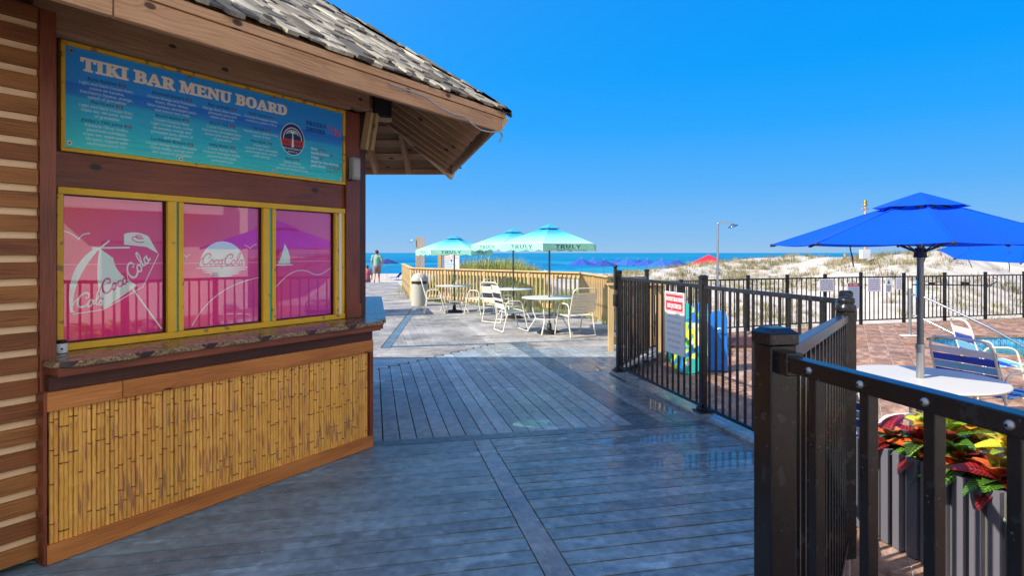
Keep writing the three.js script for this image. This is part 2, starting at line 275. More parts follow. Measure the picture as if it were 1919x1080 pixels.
{
  // rings about the place: fine near, coarse far, one sheet reaching past the waterline
  const nA = 360, radii = []; for (let R = 0; R < 16; R += 4) radii.push(R); for (let R = 16; R < 60; R += 0.55) radii.push(R); for (let R = 60; R < 260; R *= 1.06) radii.push(R); radii.push(420, 900);
  const P = [], U = [], I = [];
  radii.forEach((R) => { for (let i = 0; i <= nA; i++) { const az = -Math.PI + i / nA * 2 * Math.PI, az2 = az, r = R * Math.sin(az2), d = R * Math.cos(az2), land = Math.abs(az) > 1.9; const y = R < 16 ? -0.42 : land ? mix(sandHeight(r, d), -0.42, sstep(1.9, 2.2, Math.abs(az))) : sandHeight(r, d); P.push(toU(r, d), y, -toV(r, d)); U.push(r, d); } });
  for (let k = 0; k < radii.length - 1; k++) for (let i = 0; i < nA; i++) { const a = k * (nA + 1) + i, b = a + nA + 1; I.push(a, a + 1, b, a + 1, b + 1, b); }
  const g = new THREE.BufferGeometry(); g.setAttribute('position', new THREE.BufferAttribute(new Float32Array(P), 3)); g.setAttribute('uv', new THREE.BufferAttribute(new Float32Array(U), 2)); g.setIndex(I); g.computeVertexNormals();
  const m = mesh('ground', g, M.sand, scene); m.userData = { kind: 'structure', label: 'white sand dunes and beach' };
  // the sea: shallows over pale sand, then deeper bands
  const seaMap = tex(1024, 512, (x, y) => {   // x along the shore, y the first kilometre from the shore outwards
    const bank = sstep(0.56, 0.64, fbm(x * 10, y * 24, 199, 10, 24)), weed = sstep(0.58, 0.64, fbm(x * 8, y * 30, 195, 8, 30)), w = 1 + (fbm(x * 200, y * 120, 197, 200, 120, 2) - 0.5) * 0.16;   // pale sandbanks and dark weed beds showing through
    return [[18, 60, 10], [138, 176, 112], [178, 190, 160]].map(([c, s, d]) => mix(mix(c, s, bank * 0.6), d, weed * 0.6) / 255 * w);
  }, true);
  const p2 = [], u2 = [], i2 = [], dist = [96, 100, 120, 150, 200, 280, 400, 600, 850, 1100, 1600, 3500, 14000], nx = 48;
  dist.forEach((d) => { for (let i = 0; i <= nx; i++) { const r = (i / nx - 0.5) * 2 * (d * 6 + 400); p2.push(toU(r, d), -1.8, -toV(r, d)); u2.push(r / 400, (d - 100) / 1000); } });
  for (let k = 0; k < dist.length - 1; k++) for (let i = 0; i < nx; i++) { const a = k * (nx + 1) + i, b = a + nx + 1; i2.push(a, a + 1, b, a + 1, b + 1, b); }
  const sg = new THREE.BufferGeometry(); sg.setAttribute('position', new THREE.BufferAttribute(new Float32Array(p2), 3)); sg.setAttribute('uv', new THREE.BufferAttribute(new Float32Array(u2), 2)); sg.setIndex(i2); sg.computeVertexNormals();
  
  const sea = mesh('sea', sg, phy({ map: seaMap, color: new THREE.Color(0.62, 0.66, 0.7), roughness: 0.55, specularIntensity: 0.35 }), scene); sea.userData = { kind: 'structure', label: 'turquoise sea reaching the horizon' };
}

// ---------------------------------------------------------------- decks
const deck = structure('boardwalk_deck', 'grey composite boardwalk deck, wet near the kiosk');
{
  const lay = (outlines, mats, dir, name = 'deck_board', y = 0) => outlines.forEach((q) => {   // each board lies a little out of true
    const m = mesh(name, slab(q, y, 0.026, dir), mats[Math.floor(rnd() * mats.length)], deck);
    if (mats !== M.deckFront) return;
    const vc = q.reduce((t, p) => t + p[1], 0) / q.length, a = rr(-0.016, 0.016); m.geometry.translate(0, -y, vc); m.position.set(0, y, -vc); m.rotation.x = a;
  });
  const under = (q) => slab(q, -0.3, 0.01);
  mesh('under_deck', join([under([[-6, -2], [0.93, -2], [0.93, 1.33], [3.12, 3.62], [3.12, 10], [-6, 10]]), slab([[-6, 10], [4.72, 10], [5.22, 15.35], [1.28, 21.2], [1.28, 34], [-6, 34]], -0.304, 0.01)]), M.underDeck, deck);
  // front: boards across, split by one board that runs the long way
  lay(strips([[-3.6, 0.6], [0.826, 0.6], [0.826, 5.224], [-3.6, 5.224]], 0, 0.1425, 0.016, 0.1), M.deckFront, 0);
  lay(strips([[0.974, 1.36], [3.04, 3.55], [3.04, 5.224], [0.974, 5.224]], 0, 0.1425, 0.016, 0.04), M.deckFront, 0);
  lay([[[0.832, -0.6], [0.968, -0.6], [0.968, 5.224], [0.832, 5.224]]], [M.deckMid[1]], Math.PI / 2, 'divider_board');
  lay([[[-0.02, 5.23], [3.04, 5.23], [3.04, 5.37], [-0.02, 5.37]]], [M.deckDark[0]], 0, 'border_board', 0.003);
  // middle: boards the long way, a band of short boards, more long boards
  const diag = (q) => clip(q, -0.7071, 0.7071, 0.7071 * 8.62);   // left ends are cut in steps along a slant
  strips([[0.08, 5.377], [2.36, 5.377], [2.36, 10.68], [0.08, 10.68]], Math.PI / 2, 0.1425, 0.008, -0.08 - 0.1425 * 3).forEach((q) => { const x0 = Math.min(...q.map((p) => p[0])), x1 = Math.max(...q.map((p) => p[0])), end = Math.min(10.68, 8.66 + x0); mesh('deck_board', slab([[x0, 5.377], [x1, 5.377], [x1, end], [x0, end]], 0, 0.026, Math.PI / 2), x0 > 1.0 && 0 ? M.deckDry[0] : M.deckMid[Math.floor(rnd() * 5)], deck); });
  for (let v = 5.377; v < 10.6; v += 0.1425) mesh('short_board', slab([[2.366, v], [2.63, v], [2.63, v + 0.1365], [2.366, v + 0.1365]], 0, 0.026, 0), M.deckDark[Math.floor(rnd() * 3)], deck);
  lay(strips([[2.637, 5.377], [3.04, 5.377], [3.04, 7.72], [4.6, 9.3], [4.68, 10.0], [2.637, 10.0]], Math.PI / 2, 0.1425, 0.007, -0.07), M.deckMid, Math.PI / 2);
  lay([[[3.05, 3.6], [3.26, 3.82], [3.26, 7.72], [3.05, 7.72]]], [M.deckMid[2]], Math.PI / 2, 'curb_board', 0.03);
  // left of the slant: boards across
  for (let v = 5.38; v < 10.6; v += 0.1425) { const x1 = v < 8.6 ? 0.074 : Math.min(2.3, v - 8.66 + 0.06); mesh('deck_board', slab([[-2.6, v], [x1, v], [x1, v + 0.1355], [-2.6, v + 0.1355]], -0.002, 0.026, 0), v > 9.4 ? M.deckDry[Math.floor(rnd() * 4)] : M.deckMid[Math.floor(rnd() * 5)], deck); }
  // sunlit back deck: seams across, boards the long way, a dark board on the slant, boards across to its left
  const sl = (v) => 0.19 + (v - 10.65) * 0.1295;   // the slanting dark board
  lay([[[0.12, 10.55], [0.27, 10.55], [1.33, 18.7], [1.18, 18.7]]], [M.deckDark[1]], Math.PI / 2, 'divider_board', 0.002);
  lay([[[0.3, 10.69], [4.8, 10.69], [4.8, 10.8], [0.3, 10.8]], [[0.86, 14.9], [5.18, 14.9], [5.18, 15.0], [0.86, 15.0]]], [M.deckDark[2]], 0, 'seam_board', -0.001);
  lay(strips([[0.31, 10.81], [4.82, 10.81], [5.18, 14.89], [0.84, 14.89]], Math.PI / 2, 0.1425, 0.006), M.deckDry, Math.PI / 2);
  lay(strips([[0.86, 15.01], [5.2, 15.01], [5.2, 15.3], [1.34, 21.1], [1.34, 18.75]], Math.PI / 2, 0.1425, 0.006), M.deckDry, Math.PI / 2);
  lay(strips([[2.65, 10.02], [4.72, 10.02], [4.78, 10.68], [2.65, 10.68]], Math.PI / 2, 0.1425, 0.006), M.deckDry, Math.PI / 2);
  const left = []; for (let v = 10.62; v < 34; v += 0.1425) { const x1 = v < 18.7 ? sl(v) - 0.07 : 1.28; const q = [[-4.6, v], [x1, v], [x1, v + 0.136], [-4.6, v + 0.136]]; if (v < 16) mesh('deck_board', slab(q, 0, 0.026, 0), M.deckDry[Math.floor(rnd() * 4)], deck); else left.push(slab(q, 0, 0.026, 0)); }
  const far = mesh('far_boards', mergeGeometries(left), M.deckDry[1], deck); far.userData.kind = 'stuff';
  const rim = slab([[-4.6, 34.2], [1.3, 34.2], [1.3, 34.3], [-4.6, 34.3]], 0, 0.3); mesh('end_board', rim, M.oldwood, deck);
}

{
  const film = phy({ color: 0xffffff, transmission: 1, roughness: 0, thickness: 0, ior: 1.33 });
  [[2.52, 4.3, 0.5, 0.2, 1], [2.3, 4.92, 0.52, 0.1, 2], [2.86, 6.3, 0.16, 0.7, 3], [2.9, 8.2, 0.22, 0.3, 5], [1.45, 5.6, 0.2, 0.14, 6]].forEach(([u, v, a, b, s]) => {   // water lying on the boards
    const sh = new THREE.Shape(), pts = []; for (let i = 0; i < 60; i++) { const t = i / 60 * Math.PI * 2, k = 0.62 + 0.75 * fbm(Math.cos(t) * 1.6 + 9 * s, Math.sin(t) * 1.6 + 5, 301 + s); pts.push(new THREE.Vector2(u + a * k * Math.cos(t), v + b * k * Math.sin(t))); }
    sh.setFromPoints(pts); mesh('puddle', new THREE.ShapeGeometry(sh).rotateX(-Math.PI / 2).translate(0, 0.0045, 0), film, deck);
  });
}

// ---------------------------------------------------------------- pool terrace
const PY = -0.15;   // level of the pool terrace
const poolShape = (k = 0) => { const pts = []; for (let i = 0; i < 72; i++) { const a = i / 72 * Math.PI * 2, c = Math.cos(a), s = Math.sin(a), p = 2 / 3.6; pts.push([11.3 + (3.15 + k) * Math.sign(c) * Math.abs(c) ** p, 11.6 + (1.45 + k) * Math.sign(s) * Math.abs(s) ** p]); } return pts.map(([r, d]) => [toU(r, d), toV(r, d)]); };
const inPool = (u, v, k) => { const r = u * CT - v * ST, d = u * ST + v * CT; return Math.abs((r - 11.3) / (3.15 + k)) ** 3.6 + Math.abs((d - 11.6) / (1.45 + k)) ** 3.6 < 1; };
const terrace = structure('pool_terrace', 'reddish stone paver terrace round the pool');
{
  const shape = new THREE.Shape([[0.96, -4], [24, -4], [24, 13.6], [17.1, 13.35], [11.59, 12.95], [7.02, 12.2], [4.2, 9.15], [3.27, 7.75], [3.27, 3.75], [0.96, 1.33]].map(([u, v]) => new THREE.Vector2(u, v)));
  shape.holes.push(new THREE.Path(poolShape(0.02).map(([u, v]) => new THREE.Vector2(u, v))));
  const g = new THREE.ShapeGeometry(shape).rotateX(-Math.PI / 2).translate(0, PY - 0.006, 0);
  mesh('mortar_bed', g, M.grout, terrace);
  const dir = Math.PI / 2 - (28.6 + 12.6) * Math.PI / 180, c = Math.cos(dir), s = Math.sin(dir), loc = (a, b) => [a * c - b * s, a * s + b * c];
  const regions = [[[0.97, -2.5], [16, -2.5], [16, 3.62], [3.2, 3.62], [0.97, 1.3]], [[3.27, 3.62], [18, 3.62], [17.1, 13.3], [11.59, 12.9], [7.02, 12.16], [4.2, 9.1], [3.27, 7.75]]];
  const near = [], rest = [];
  for (const reg of regions) {
    const A = reg.map(([u, v]) => [u * c + v * s, -u * s + v * c]), a0 = Math.min(...A.map((p) => p[0])), a1 = Math.max(...A.map((p) => p[0])), b0 = Math.min(...A.map((p) => p[1])), b1 = Math.max(...A.map((p) => p[1]));
    for (let k = Math.floor(b0 / 0.3); k * 0.3 < b1; k++) for (let j = Math.floor(a0 / 0.6) - 1; j * 0.6 < a1; j++) {
      const x = j * 0.6 + (k % 2 ? 0.3 : 0) + hash(k, 3, 5) * 0.1, y = k * 0.3;
      let q = [loc(x + 0.004, y + 0.004), loc(x + 0.596, y + 0.004), loc(x + 0.596, y + 0.296), loc(x + 0.004, y + 0.296)];
      for (let e = 0; e < reg.length && q.length > 2; e++) { const p0 = reg[e], p1 = reg[(e + 1) % reg.length], nx = p1[1] - p0[1], ny = p0[0] - p1[0], L = Math.hypot(nx, ny); q = clip(q, nx / L, ny / L, (nx * p0[0] + ny * p0[1]) / L); }
      if (q.length < 3) continue;
      const cu = q.reduce((t, p) => t + p[0], 0) / q.length, cv = q.reduce((t, p) => t + p[1], 0) / q.length;
      if (inPool(cu, cv, 0.2)) continue;
      const r = cu * CT - cv * ST, d = cu * ST + cv * CT, px = d > 0.4 ? 960 + r / d * F : 9999, seen = px > 1150 && px < 1960 && d > 2.4;
      (seen ? near : rest).push([q, d]);
    }
  }
  near.sort((a, b) => a[1] - b[1]);
  near.forEach(([q], i) => { if (i < 295) mesh('paver', slab(q, PY + rr(-0.002, 0.002), 0.02, dir), M.paver[Math.floor(rnd() * 5)], terrace); else rest.push([q]); });
  for (let t = 0; t < 5; t++) { const gs = rest.filter((_, i) => (i * 7 + (i >> 3)) % 5 === t).map(([q]) => slab(q, PY + rr(-0.002, 0.002), 0.02, dir)); if (gs.length) mesh('far_pavers', mergeGeometries(gs), M.paver[t], terrace).userData.kind = 'stuff'; }
}
{
  const pool = structure('swimming_pool', 'small turquoise pool with tiled rim');
  const ring = (a, b, y) => { const s = new THREE.Shape(poolShape(b).map((p) => new THREE.Vector2(...p))); s.holes.push(new THREE.Path(poolShape(a).map((p) => new THREE.Vector2(...p)))); return new THREE.ExtrudeGeometry(s, { depth: 0.05, bevelEnabled: false }).rotateX(-Math.PI / 2).translate(0, y, 0); };
  mesh('coping', ring(-0.02, 0.32, PY - 0.035), M.paver[1], pool);
  const wall = (k, y0, y1) => { const s = poolShape(k), P = [], U = [], I = []; let L = 0; for (let i = 0; i <= s.length; i++) { const a = s[i % s.length], b = s[(i + 1) % s.length]; P.push(a[0], y0, -a[1], a[0], y1, -a[1]); U.push(L, y0, L, y1); L += Math.hypot(b[0] - a[0], b[1] - a[1]); } for (let i = 0; i < s.length; i++) I.push(i * 2, i * 2 + 2, i * 2 + 1, i * 2 + 1, i * 2 + 2, i * 2 + 3); const g = new THREE.BufferGeometry(); g.setAttribute('position', new THREE.BufferAttribute(new Float32Array(P), 3)); g.setAttribute('uv', new THREE.BufferAttribute(new Float32Array(U), 2)); g.setIndex(I); g.computeVertexNormals(); return g; };
  const tile = tex(256, 256, (x, y) => { const i = Math.floor(x * 8), j = Math.floor(y * 8), e = Math.min((x * 8) % 1, (y * 8) % 1) < 0.1; const k = 0.6 + 0.5 * hash(i, j, 201); return e ? [0.75, 0.85, 0.88] : [0.3 * k, 0.66 * k, 0.86 * k]; }, true); tile.repeat.set(3, 3);
  mesh('tile_band', wall(-0.001, -0.5, PY - 0.035), std({ map: tile, roughness: 0.2, side: THREE.DoubleSide }), pool);
  mesh('pool_wall', wall(-0.004, -1.4, -0.5), std({ color: 0x9fdbe6, roughness: 0.6, side: THREE.DoubleSide }), pool);
  mesh('pool_floor', new THREE.ShapeGeometry(new THREE.Shape(poolShape(0).map((p) => new THREE.Vector2(...p)))).rotateX(-Math.PI / 2).translate(0, -1.4, 0), std({ color: 0x8fd8e4, roughness: 0.6 }), pool);
  mesh('water', new THREE.ShapeGeometry(new THREE.Shape(poolShape(-0.006).map((p) => new THREE.Vector2(...p)))).rotateX(-Math.PI / 2).translate(0, -0.33, 0), phy({ color: 0x8fe0e8, transmission: 1, roughness: 0.04, ior: 1.33, thickness: 0, bumpMap: tex(256, 256, (x, y) => fbm(x * 6, y * 6, 205, 6, 6)), bumpScale: 0.01 }), pool);
}

// ---------------------------------------------------------------- the kiosk. Local x runs along its serving face, z points out of that face, the origin is the right foot of the bamboo counter front
const KPOS = W(-1.157, 5.1, 0);
const kiosk = thing('tiki_bar_kiosk', 'brown wooden tiki bar kiosk with shingle roof, bamboo counter front and three pink windows', 'kiosk', KPOS, Math.PI / 4);
const f2 = (t, off, y = 0) => V(t * 0.7071 + off * 0.7071, y, -t * 0.7071 + off * 0.7071);   // along the second face, which turns away by 45 degrees
{
  const K = kiosk;
  // shell
  const wall = mesh('wall', [
    block(-2.9, 0.1, 0.02, 3.3, -0.46, -0.36), block(-3.3, -2.31, 0.02, 3.0, -0.3, -0.09),
    bar(f2(0.05, -0.1, 0.5), f2(2.65, -0.1, 0.5), 1.0, 0.08), bar(f2(0.3, -0.32, 1.65), f2(2.65, -0.32, 1.65), 3.2, 0.08),
    bar(f2(2.65, -0.3, 1.65), V(-2.2, 1.65, -3.7), 3.2, 0.08), bar(V(-2.2, 1.65, -3.7), V(-3.6, 1.65, -1.8), 3.2, 0.08), bar(V(-3.6, 1.65, -1.8), V(-3.3, 1.65, -0.2), 3.2, 0.08),
  ], M.darkwood, K);
  // slatted wall left of the counter
  mesh('slat_backing', block(-3.28, -2.29, 0.03, 2.86, -0.088, -0.075), M.cream, K);
  for (let i = 0; i < 24; i++) mesh('slat', block(-3.28, -2.302, 0.035 + i * 0.1195, 0.035 + i * 0.1195 + 0.083, -0.07, -0.045, 0.004), M.slat[Math.floor(rnd() * 2)], K);
  mesh('post', block(-2.3, -2.226, 0.02, 2.86, -0.3, -0.035, 0.004, 'y'), M.redwood, K);
  mesh('post', block(-0.02, 0.13, 1.045, 2.8, -0.36, -0.27, 0.004, 'y'), M.redwood, K);
  mesh('post_foot', block(-0.025, 0.137, 1.046, 1.16, -0.27, -0.255, 0.003), M.redwood, K);
  mesh('post', block(0.155, 0.27, 1.045, 3.2, -0.46, -0.34, 0.004, 'y'), M.darkwood, K);
  mesh('corner_strip', block(0.132, 0.15, 1.045, 2.8, -0.335, -0.3), M.grey, K);
  // base: bamboo front between two boards
  mesh('counter_core', block(-2.285, -0.01, 0.02, 0.97, -0.3, -0.03), M.darkwood, K);
  const front = mesh('bamboo_backing', block(-2.27, -0.03, 0.09, 0.79, -0.03, -0.012), M.trim, K);
  const canes = [];
  for (let v = 0; v < 7; v++) {   // a cane: a slim rod with swollen joints
    const pts = [], y0 = 0.095, y1 = 0.785, js = []; let y = y0 + rr(0.02, 0.2); while (y < y1) { js.push(y); y += rr(0.14, 0.24); }
    const ys = [y0, y1]; js.forEach((j) => ys.push(j - 0.006, j - 0.003, j, j + 0.004)); ys.sort((a, b) => a - b);
    const R = rr(0.0104, 0.012);
    for (const q of ys) { const k = js.some((j) => Math.abs(q - j) < 0.0035); pts.push(new THREE.Vector2(R * (k ? 1.16 : 1), q)); }
    const g = new THREE.LatheGeometry(pts, 7, -Math.PI / 2, Math.PI), uv = g.attributes.uv, p = g.attributes.position; for (let i = 0; i < uv.count; i++) uv.setXY(i, uv.getX(i) + v * 0.37, p.getY(i) * 1.1 + v * 0.31);
    const nodes = js.filter(() => rnd() < 0.75).map((j) => new THREE.CylinderGeometry(R * 1.2, R * 1.2, 0.0065, 7, 1, true, -Math.PI / 2, Math.PI).translate(0, j + 0.003, 0));
    canes.push([g, nodes]);
  }
  const joints = [];
  for (let i = 0, x = -2.262; x < -0.04; i++) {
    const [g, n] = canes[Math.floor(rnd() * 7)], m = mesh('bamboo_cane', g, M.bamboo[Math.floor(rnd() * 4)], front); m.position.set(x, rr(-0.004, 0.004), -0.008 + rr(-0.002, 0.002)); m.rotation.z = rr(-0.006, 0.006);
    joints.push(...n.map((q) => q.clone().translate(m.position.x, m.position.y, m.position.z)));
    x += rr(0.0212, 0.0236);
  }
  mesh('cane_joints', join(joints), M.node, front).userData.kind = 'stuff';
  mesh('base_board', block(-2.29, 0.004, 0.003, 0.1, -0.03, 0.022, 0.004), M.trim, K);
  mesh('top_board', block(-2.29, -1.93, 0.785, 0.885, -0.03, 0.022, 0.004), M.trim, K);
  mesh('top_board', block(-1.926, 0.004, 0.785, 0.885, -0.03, 0.02, 0.004), M.trim, K);
  mesh('corner_board', block(-0.03, 0.006, 0.1, 0.785, -0.03, 0.016, 0.003, 'y'), M.redwood, K);
  mesh('end_board', block(-2.305, -2.288, 0.003, 0.885, -0.12, 0.018, 0.003, 'y'), M.redwood, K);
  mesh('apron', [block(-2.28, 0.0, 0.888, 0.965, -0.03, 0.012), bar(f2(0.03, -0.02, 0.925), f2(2.6, -0.02, 0.925), 0.075, 0.03)], M.darkwood, K);
  mesh('counter_edge', [block(-2.27, 0.02, 0.966, 1.012, -0.25, 0.09, 0.004), bar(f2(0.04, 0.03, 0.989), f2(2.78, 0.03, 0.989), 0.046, 0.13)], M.redwood, K);
  // stone top, with a rounded left corner and a return along the second face
  const top = new THREE.Shape(); top.moveTo(-2.224, 0.358); top.lineTo(-2.285, 0.358); top.lineTo(-2.285, 0); top.quadraticCurveTo(-2.285, -0.108, -2.18, -0.108); top.lineTo(0.03, -0.108); top.lineTo(0.045, -0.04); top.lineTo(0.2, 0.358); top.closePath();
  const stone = (s) => { const g = new THREE.ExtrudeGeometry(s, { depth: 0.024, bevelEnabled: true, bevelSize: 0.004, bevelThickness: 0.004, bevelSegments: 2 }); g.rotateX(-Math.PI / 2); return g; };
  mesh('countertop', stone(top).translate(0, 1.016, 0), M.granite, K);
  const ret = (a, b) => new THREE.Shape([f2(a, 0.115), f2(b, 0.115), f2(b, -0.26), f2(a, -0.26)].map((p) => new THREE.Vector2(p.x, -p.z)));
  mesh('countertop', stone(ret(0.075, 0.5)).translate(0, 1.0155, 0), M.granite, K);
  mesh('countertop', stone(ret(0.512, 2.85)).translate(0, 1.0155, 0), M.granite, K);
  // windows: yellow frames, printed sheets behind glass
  const z0 = -0.345, zf = -0.29, panes = [[-2.088, -1.514], [-1.4, -0.813], [-0.693, -0.1285]];
  mesh('window_head', block(-2.125, -0.022, 1.932, 1.972, z0, zf + 0.01, 0.004), M.yellow, K);
  mesh('window_sill', block(-2.125, -0.022, 1.046, 1.086, z0, zf + 0.012, 0.004), M.yellow, K);
  const pink = (x, y) => { const n = (Math.sin(x * 5 + y * 3) + Math.sin(y * 7 - x * 2)) * 0.03; return [0.94 - x * 0.06 + n, 0.1 + x * 0.16 + n, 0.4 + x * 0.24 + (1 - y) * 0.05]; };
  const script = (c, word, x, y, size, rot, col) => {   // flowing lettering, drawn stroke by stroke on a 100-unit em
    c.save(); c.translate(x, y); c.rotate(rot); c.scale(size / 100, size / 100); c.transform(1, 0, -0.22, 1, 0, 0); c.strokeStyle = col; c.lineCap = c.lineJoin = 'round';
    const st = (w, f) => { c.lineWidth = w; c.beginPath(); f(); c.stroke(); }; let p = 0;
    for (const ch of word) {
      c.save(); c.translate(p, 0);
      if (ch === 'C') { st(11, () => { c.moveTo(58, -70); c.bezierCurveTo(40, -98, 0, -70, 4, -30); c.bezierCurveTo(8, 8, 42, 4, 58, -16); }); st(6, () => { c.moveTo(58, -70); c.bezierCurveTo(66, -52, 50, -44, 44, -54); c.moveTo(8, -60); c.bezierCurveTo(-26, -30, -30, 10, -6, 22); }); p += 56; }
      else if (ch === 'o') { st(9, () => { c.ellipse(18, -18, 13, 19, 0.25, 0, 7); }); st(5, () => { c.moveTo(26, -30); c.lineTo(40, -30); }); p += 36; }
      else if (ch === 'c') { st(9, () => { c.moveTo(32, -30); c.bezierCurveTo(18, -44, 2, -24, 8, -8); c.bezierCurveTo(14, 4, 28, 0, 38, -10); }); p += 34; }
      else if (ch === 'a') { st(9, () => { c.ellipse(17, -18, 12, 18, 0.25, 0, 7); c.moveTo(34, -36); c.bezierCurveTo(28, -14, 28, 4, 44, -8); }); p += 42; }
      else if (ch === 'l') { st(8, () => { c.moveTo(4, -10); c.bezierCurveTo(22, -40, 36, -92, 22, -92); c.bezierCurveTo(6, -92, 4, 8, 26, -6); }); p += 26; }
      else p += 16;
      c.restore();
    }
    c.restore();
  };
  const PA = '#dff2ea', PK = '#d83f8c';
  const art = [
    (c) => {   // a leaning parasol with lettering on its panels, gulls, a sea line
      c.fillStyle = PA; c.strokeStyle = PA; c.lineWidth = 5;
      c.beginPath(); c.moveTo(160, 262); c.bezierCurveTo(60, 330, 20, 430, 38, 590); c.lineTo(52, 590); c.bezierCurveTo(50, 470, 80, 390, 176, 270); c.fill();
      c.beginPath(); c.moveTo(178, 268); c.lineTo(246, 318); c.bezierCurveTo(250, 380, 300, 430, 372, 468); c.lineTo(196, 586); c.bezierCurveTo(160, 470, 160, 360, 178, 268); c.fill();
      c.beginPath(); c.moveTo(300, 190); c.bezierCurveTo(330, 172, 400, 178, 432, 200); c.lineTo(486, 296); c.lineTo(420, 258); c.lineTo(300, 246); c.fill();
      c.beginPath(); c.moveTo(50, 600); c.lineTo(196, 588); c.lineTo(400, 478); c.lineTo(488, 298); c.stroke();
      c.beginPath(); c.moveTo(140, 266); c.lineTo(330, 262); c.moveTo(170, 276); c.lineTo(226, 226); c.lineWidth = 9; c.stroke();
      c.lineWidth = 9; c.beginPath(); c.moveTo(348, 490); c.lineTo(505, 720); c.stroke();
      script(c, 'Cola', 66, 570, 88, -0.06, PA); script(c, 'Coca', 196, 512, 86, -0.45, PK); script(c, 'Cola', 346, 440, 92, -0.85, PA);
      c.lineWidth = 5; c.strokeStyle = PK; c.beginPath(); c.ellipse(376, 218, 34, 14, 0.2, 0.3, 5.6); c.stroke(); c.beginPath(); c.ellipse(380, 204, 18, 9, 0.2, 0.3, 5.6); c.stroke();
      c.strokeStyle = PA; c.lineWidth = 6; c.beginPath(); c.moveTo(6, 180); c.quadraticCurveTo(50, 190, 78, 222); c.quadraticCurveTo(92, 192, 132, 190); c.stroke();
      c.lineWidth = 2; c.beginPath(); c.moveTo(0, 350); c.lineTo(512, 350); c.stroke();
    },
    (c) => {   // a sun going down over water
      c.fillStyle = PA; c.beginPath(); c.arc(262, 370, 150, Math.PI, 0); c.closePath(); c.fill();
      for (let i = 0; i < 5; i++) { c.beginPath(); c.ellipse(262 + (i % 2) * 14, 382 + i * 13, 176 - i * 26, 6, 0, 0, 7); c.fill(); }
      script(c, 'Coca', 124, 362, 82, 0, PK); script(c, 'Cola', 268, 366, 82, 0, PK);
      c.strokeStyle = PA; c.lineWidth = 2; c.beginPath(); c.moveTo(0, 352); c.lineTo(512, 352); c.stroke();
      c.lineWidth = 5; c.beginPath(); c.moveTo(66, 720); c.bezierCurveTo(160, 560, 300, 480, 512, 452); c.stroke();
      c.lineWidth = 5; c.beginPath(); c.moveTo(8, 300); c.quadraticCurveTo(24, 304, 34, 318); c.quadraticCurveTo(40, 302, 58, 300); c.moveTo(410, 240); c.quadraticCurveTo(440, 252, 452, 262); c.quadraticCurveTo(470, 240, 500, 232); c.stroke();
    },
    (c) => {   // a sail, the far end of the shore line
      c.fillStyle = PA; c.beginPath(); c.moveTo(94, 226); c.quadraticCurveTo(150, 300, 140, 362); c.lineTo(40, 362); c.quadraticCurveTo(80, 300, 94, 226); c.fill(); c.beginPath(); c.ellipse(90, 372, 78, 6, 0, 0, 7); c.fill();
      c.strokeStyle = PA; c.lineWidth = 2; c.beginPath(); c.moveTo(0, 350); c.lineTo(512, 350); c.stroke();
      c.lineWidth = 5; c.beginPath(); c.moveTo(0, 500); c.lineTo(26, 520); c.bezierCurveTo(120, 420, 220, 390, 320, 430); c.bezierCurveTo(400, 470, 450, 430, 512, 400); c.stroke();
    },
  ];
  panes.forEach(([a, b], i) => {
    const win = new THREE.Group(); win.name = 'window'; K.add(win);
    const map = canvasTex(512, 740, (c, w, h) => { const im = c.createImageData(w, h); for (let y = 0, o = 0; y < h; y++) for (let x = 0; x < w; x++, o += 4) { const p = pink(x / w * 0.6 + i * 0.22, 1 - y / h); im.data[o] = p[0] * 255; im.data[o + 1] = p[1] * 255; im.data[o + 2] = p[2] * 255; im.data[o + 3] = 255; } c.putImageData(im, 0, 0); art[i](c); });
    const pg = new THREE.PlaneGeometry(b - a - 0.004, 0.846).translate((a + b) / 2, 1.509, -0.336);
    mesh('printed_sheet', pg, std({ map, roughness: 0.6 }), win);
    mesh('glass_pane', new THREE.PlaneGeometry(b - a - 0.002, 0.846).translate((a + b) / 2, 1.509, -0.324), phy({ transmission: 1, roughness: 0.01, thickness: 0, ior: 1.95 }), win);
    mesh('gasket', [block(a - 0.004, a + 0.004, 1.086, 1.932, -0.34, -0.312), block(b - 0.004, b + 0.004, 1.086, 1.932, -0.34, -0.312), block(a + 0.004, b - 0.004, 1.086, 1.094, -0.34, -0.312), block(a + 0.004, b - 0.004, 1.926, 1.932, -0.34, -0.312)], M.black, win);
    const sl = i ? panes[i - 1][1] : -2.125, sr = i < 2 ? panes[i + 1][0] : -0.022;
    mesh('stile', block(i ? a - 0.036 : -2.125, a - 0.004, 1.086, 1.932, z0, zf, 0.004, 'y'), M.yellow, win);
    mesh('stile', block(b + 0.004, i < 2 ? b + 0.06 : b + 0.04, 1.086, 1.932, z0, zf + 0.004, 0.004, 'y'), M.yellow, win);
    if (i < 2) mesh('weather_strip', block(b + 0.062, sr - 0.038, 1.06, 1.95, z0, zf - 0.012, 0, 'y'), M.teal, win); else mesh('weather_strip', block(b + 0.045, b + 0.07, 1.05, 1.94, z0, zf + 0.002, 0, 'y'), M.white, win);
    if (i === 2) mesh('stile', block(b + 0.072, -0.022, 1.086, 1.932, z0, zf, 0.003, 'y'), M.yellow, win);
  });
  mesh('lintel', block(-2.224, -0.02, 1.974, 2.17, -0.36, -0.3, 0.003), M.redwood, K);
  mesh('frieze', block(-2.224, -0.02, 2.17, 2.82, -0.36, -0.312), M.darkwood, K);
  mesh('header_beam', block(-3.3, 0.18, 2.83, 3.06, -0.32, -0.2, 0.005), M.fascia, K);
  mesh('header_lip', block(-3.3, -0.02, 2.806, 2.829, -0.3, -0.215, 0.003), M.fascia, K);

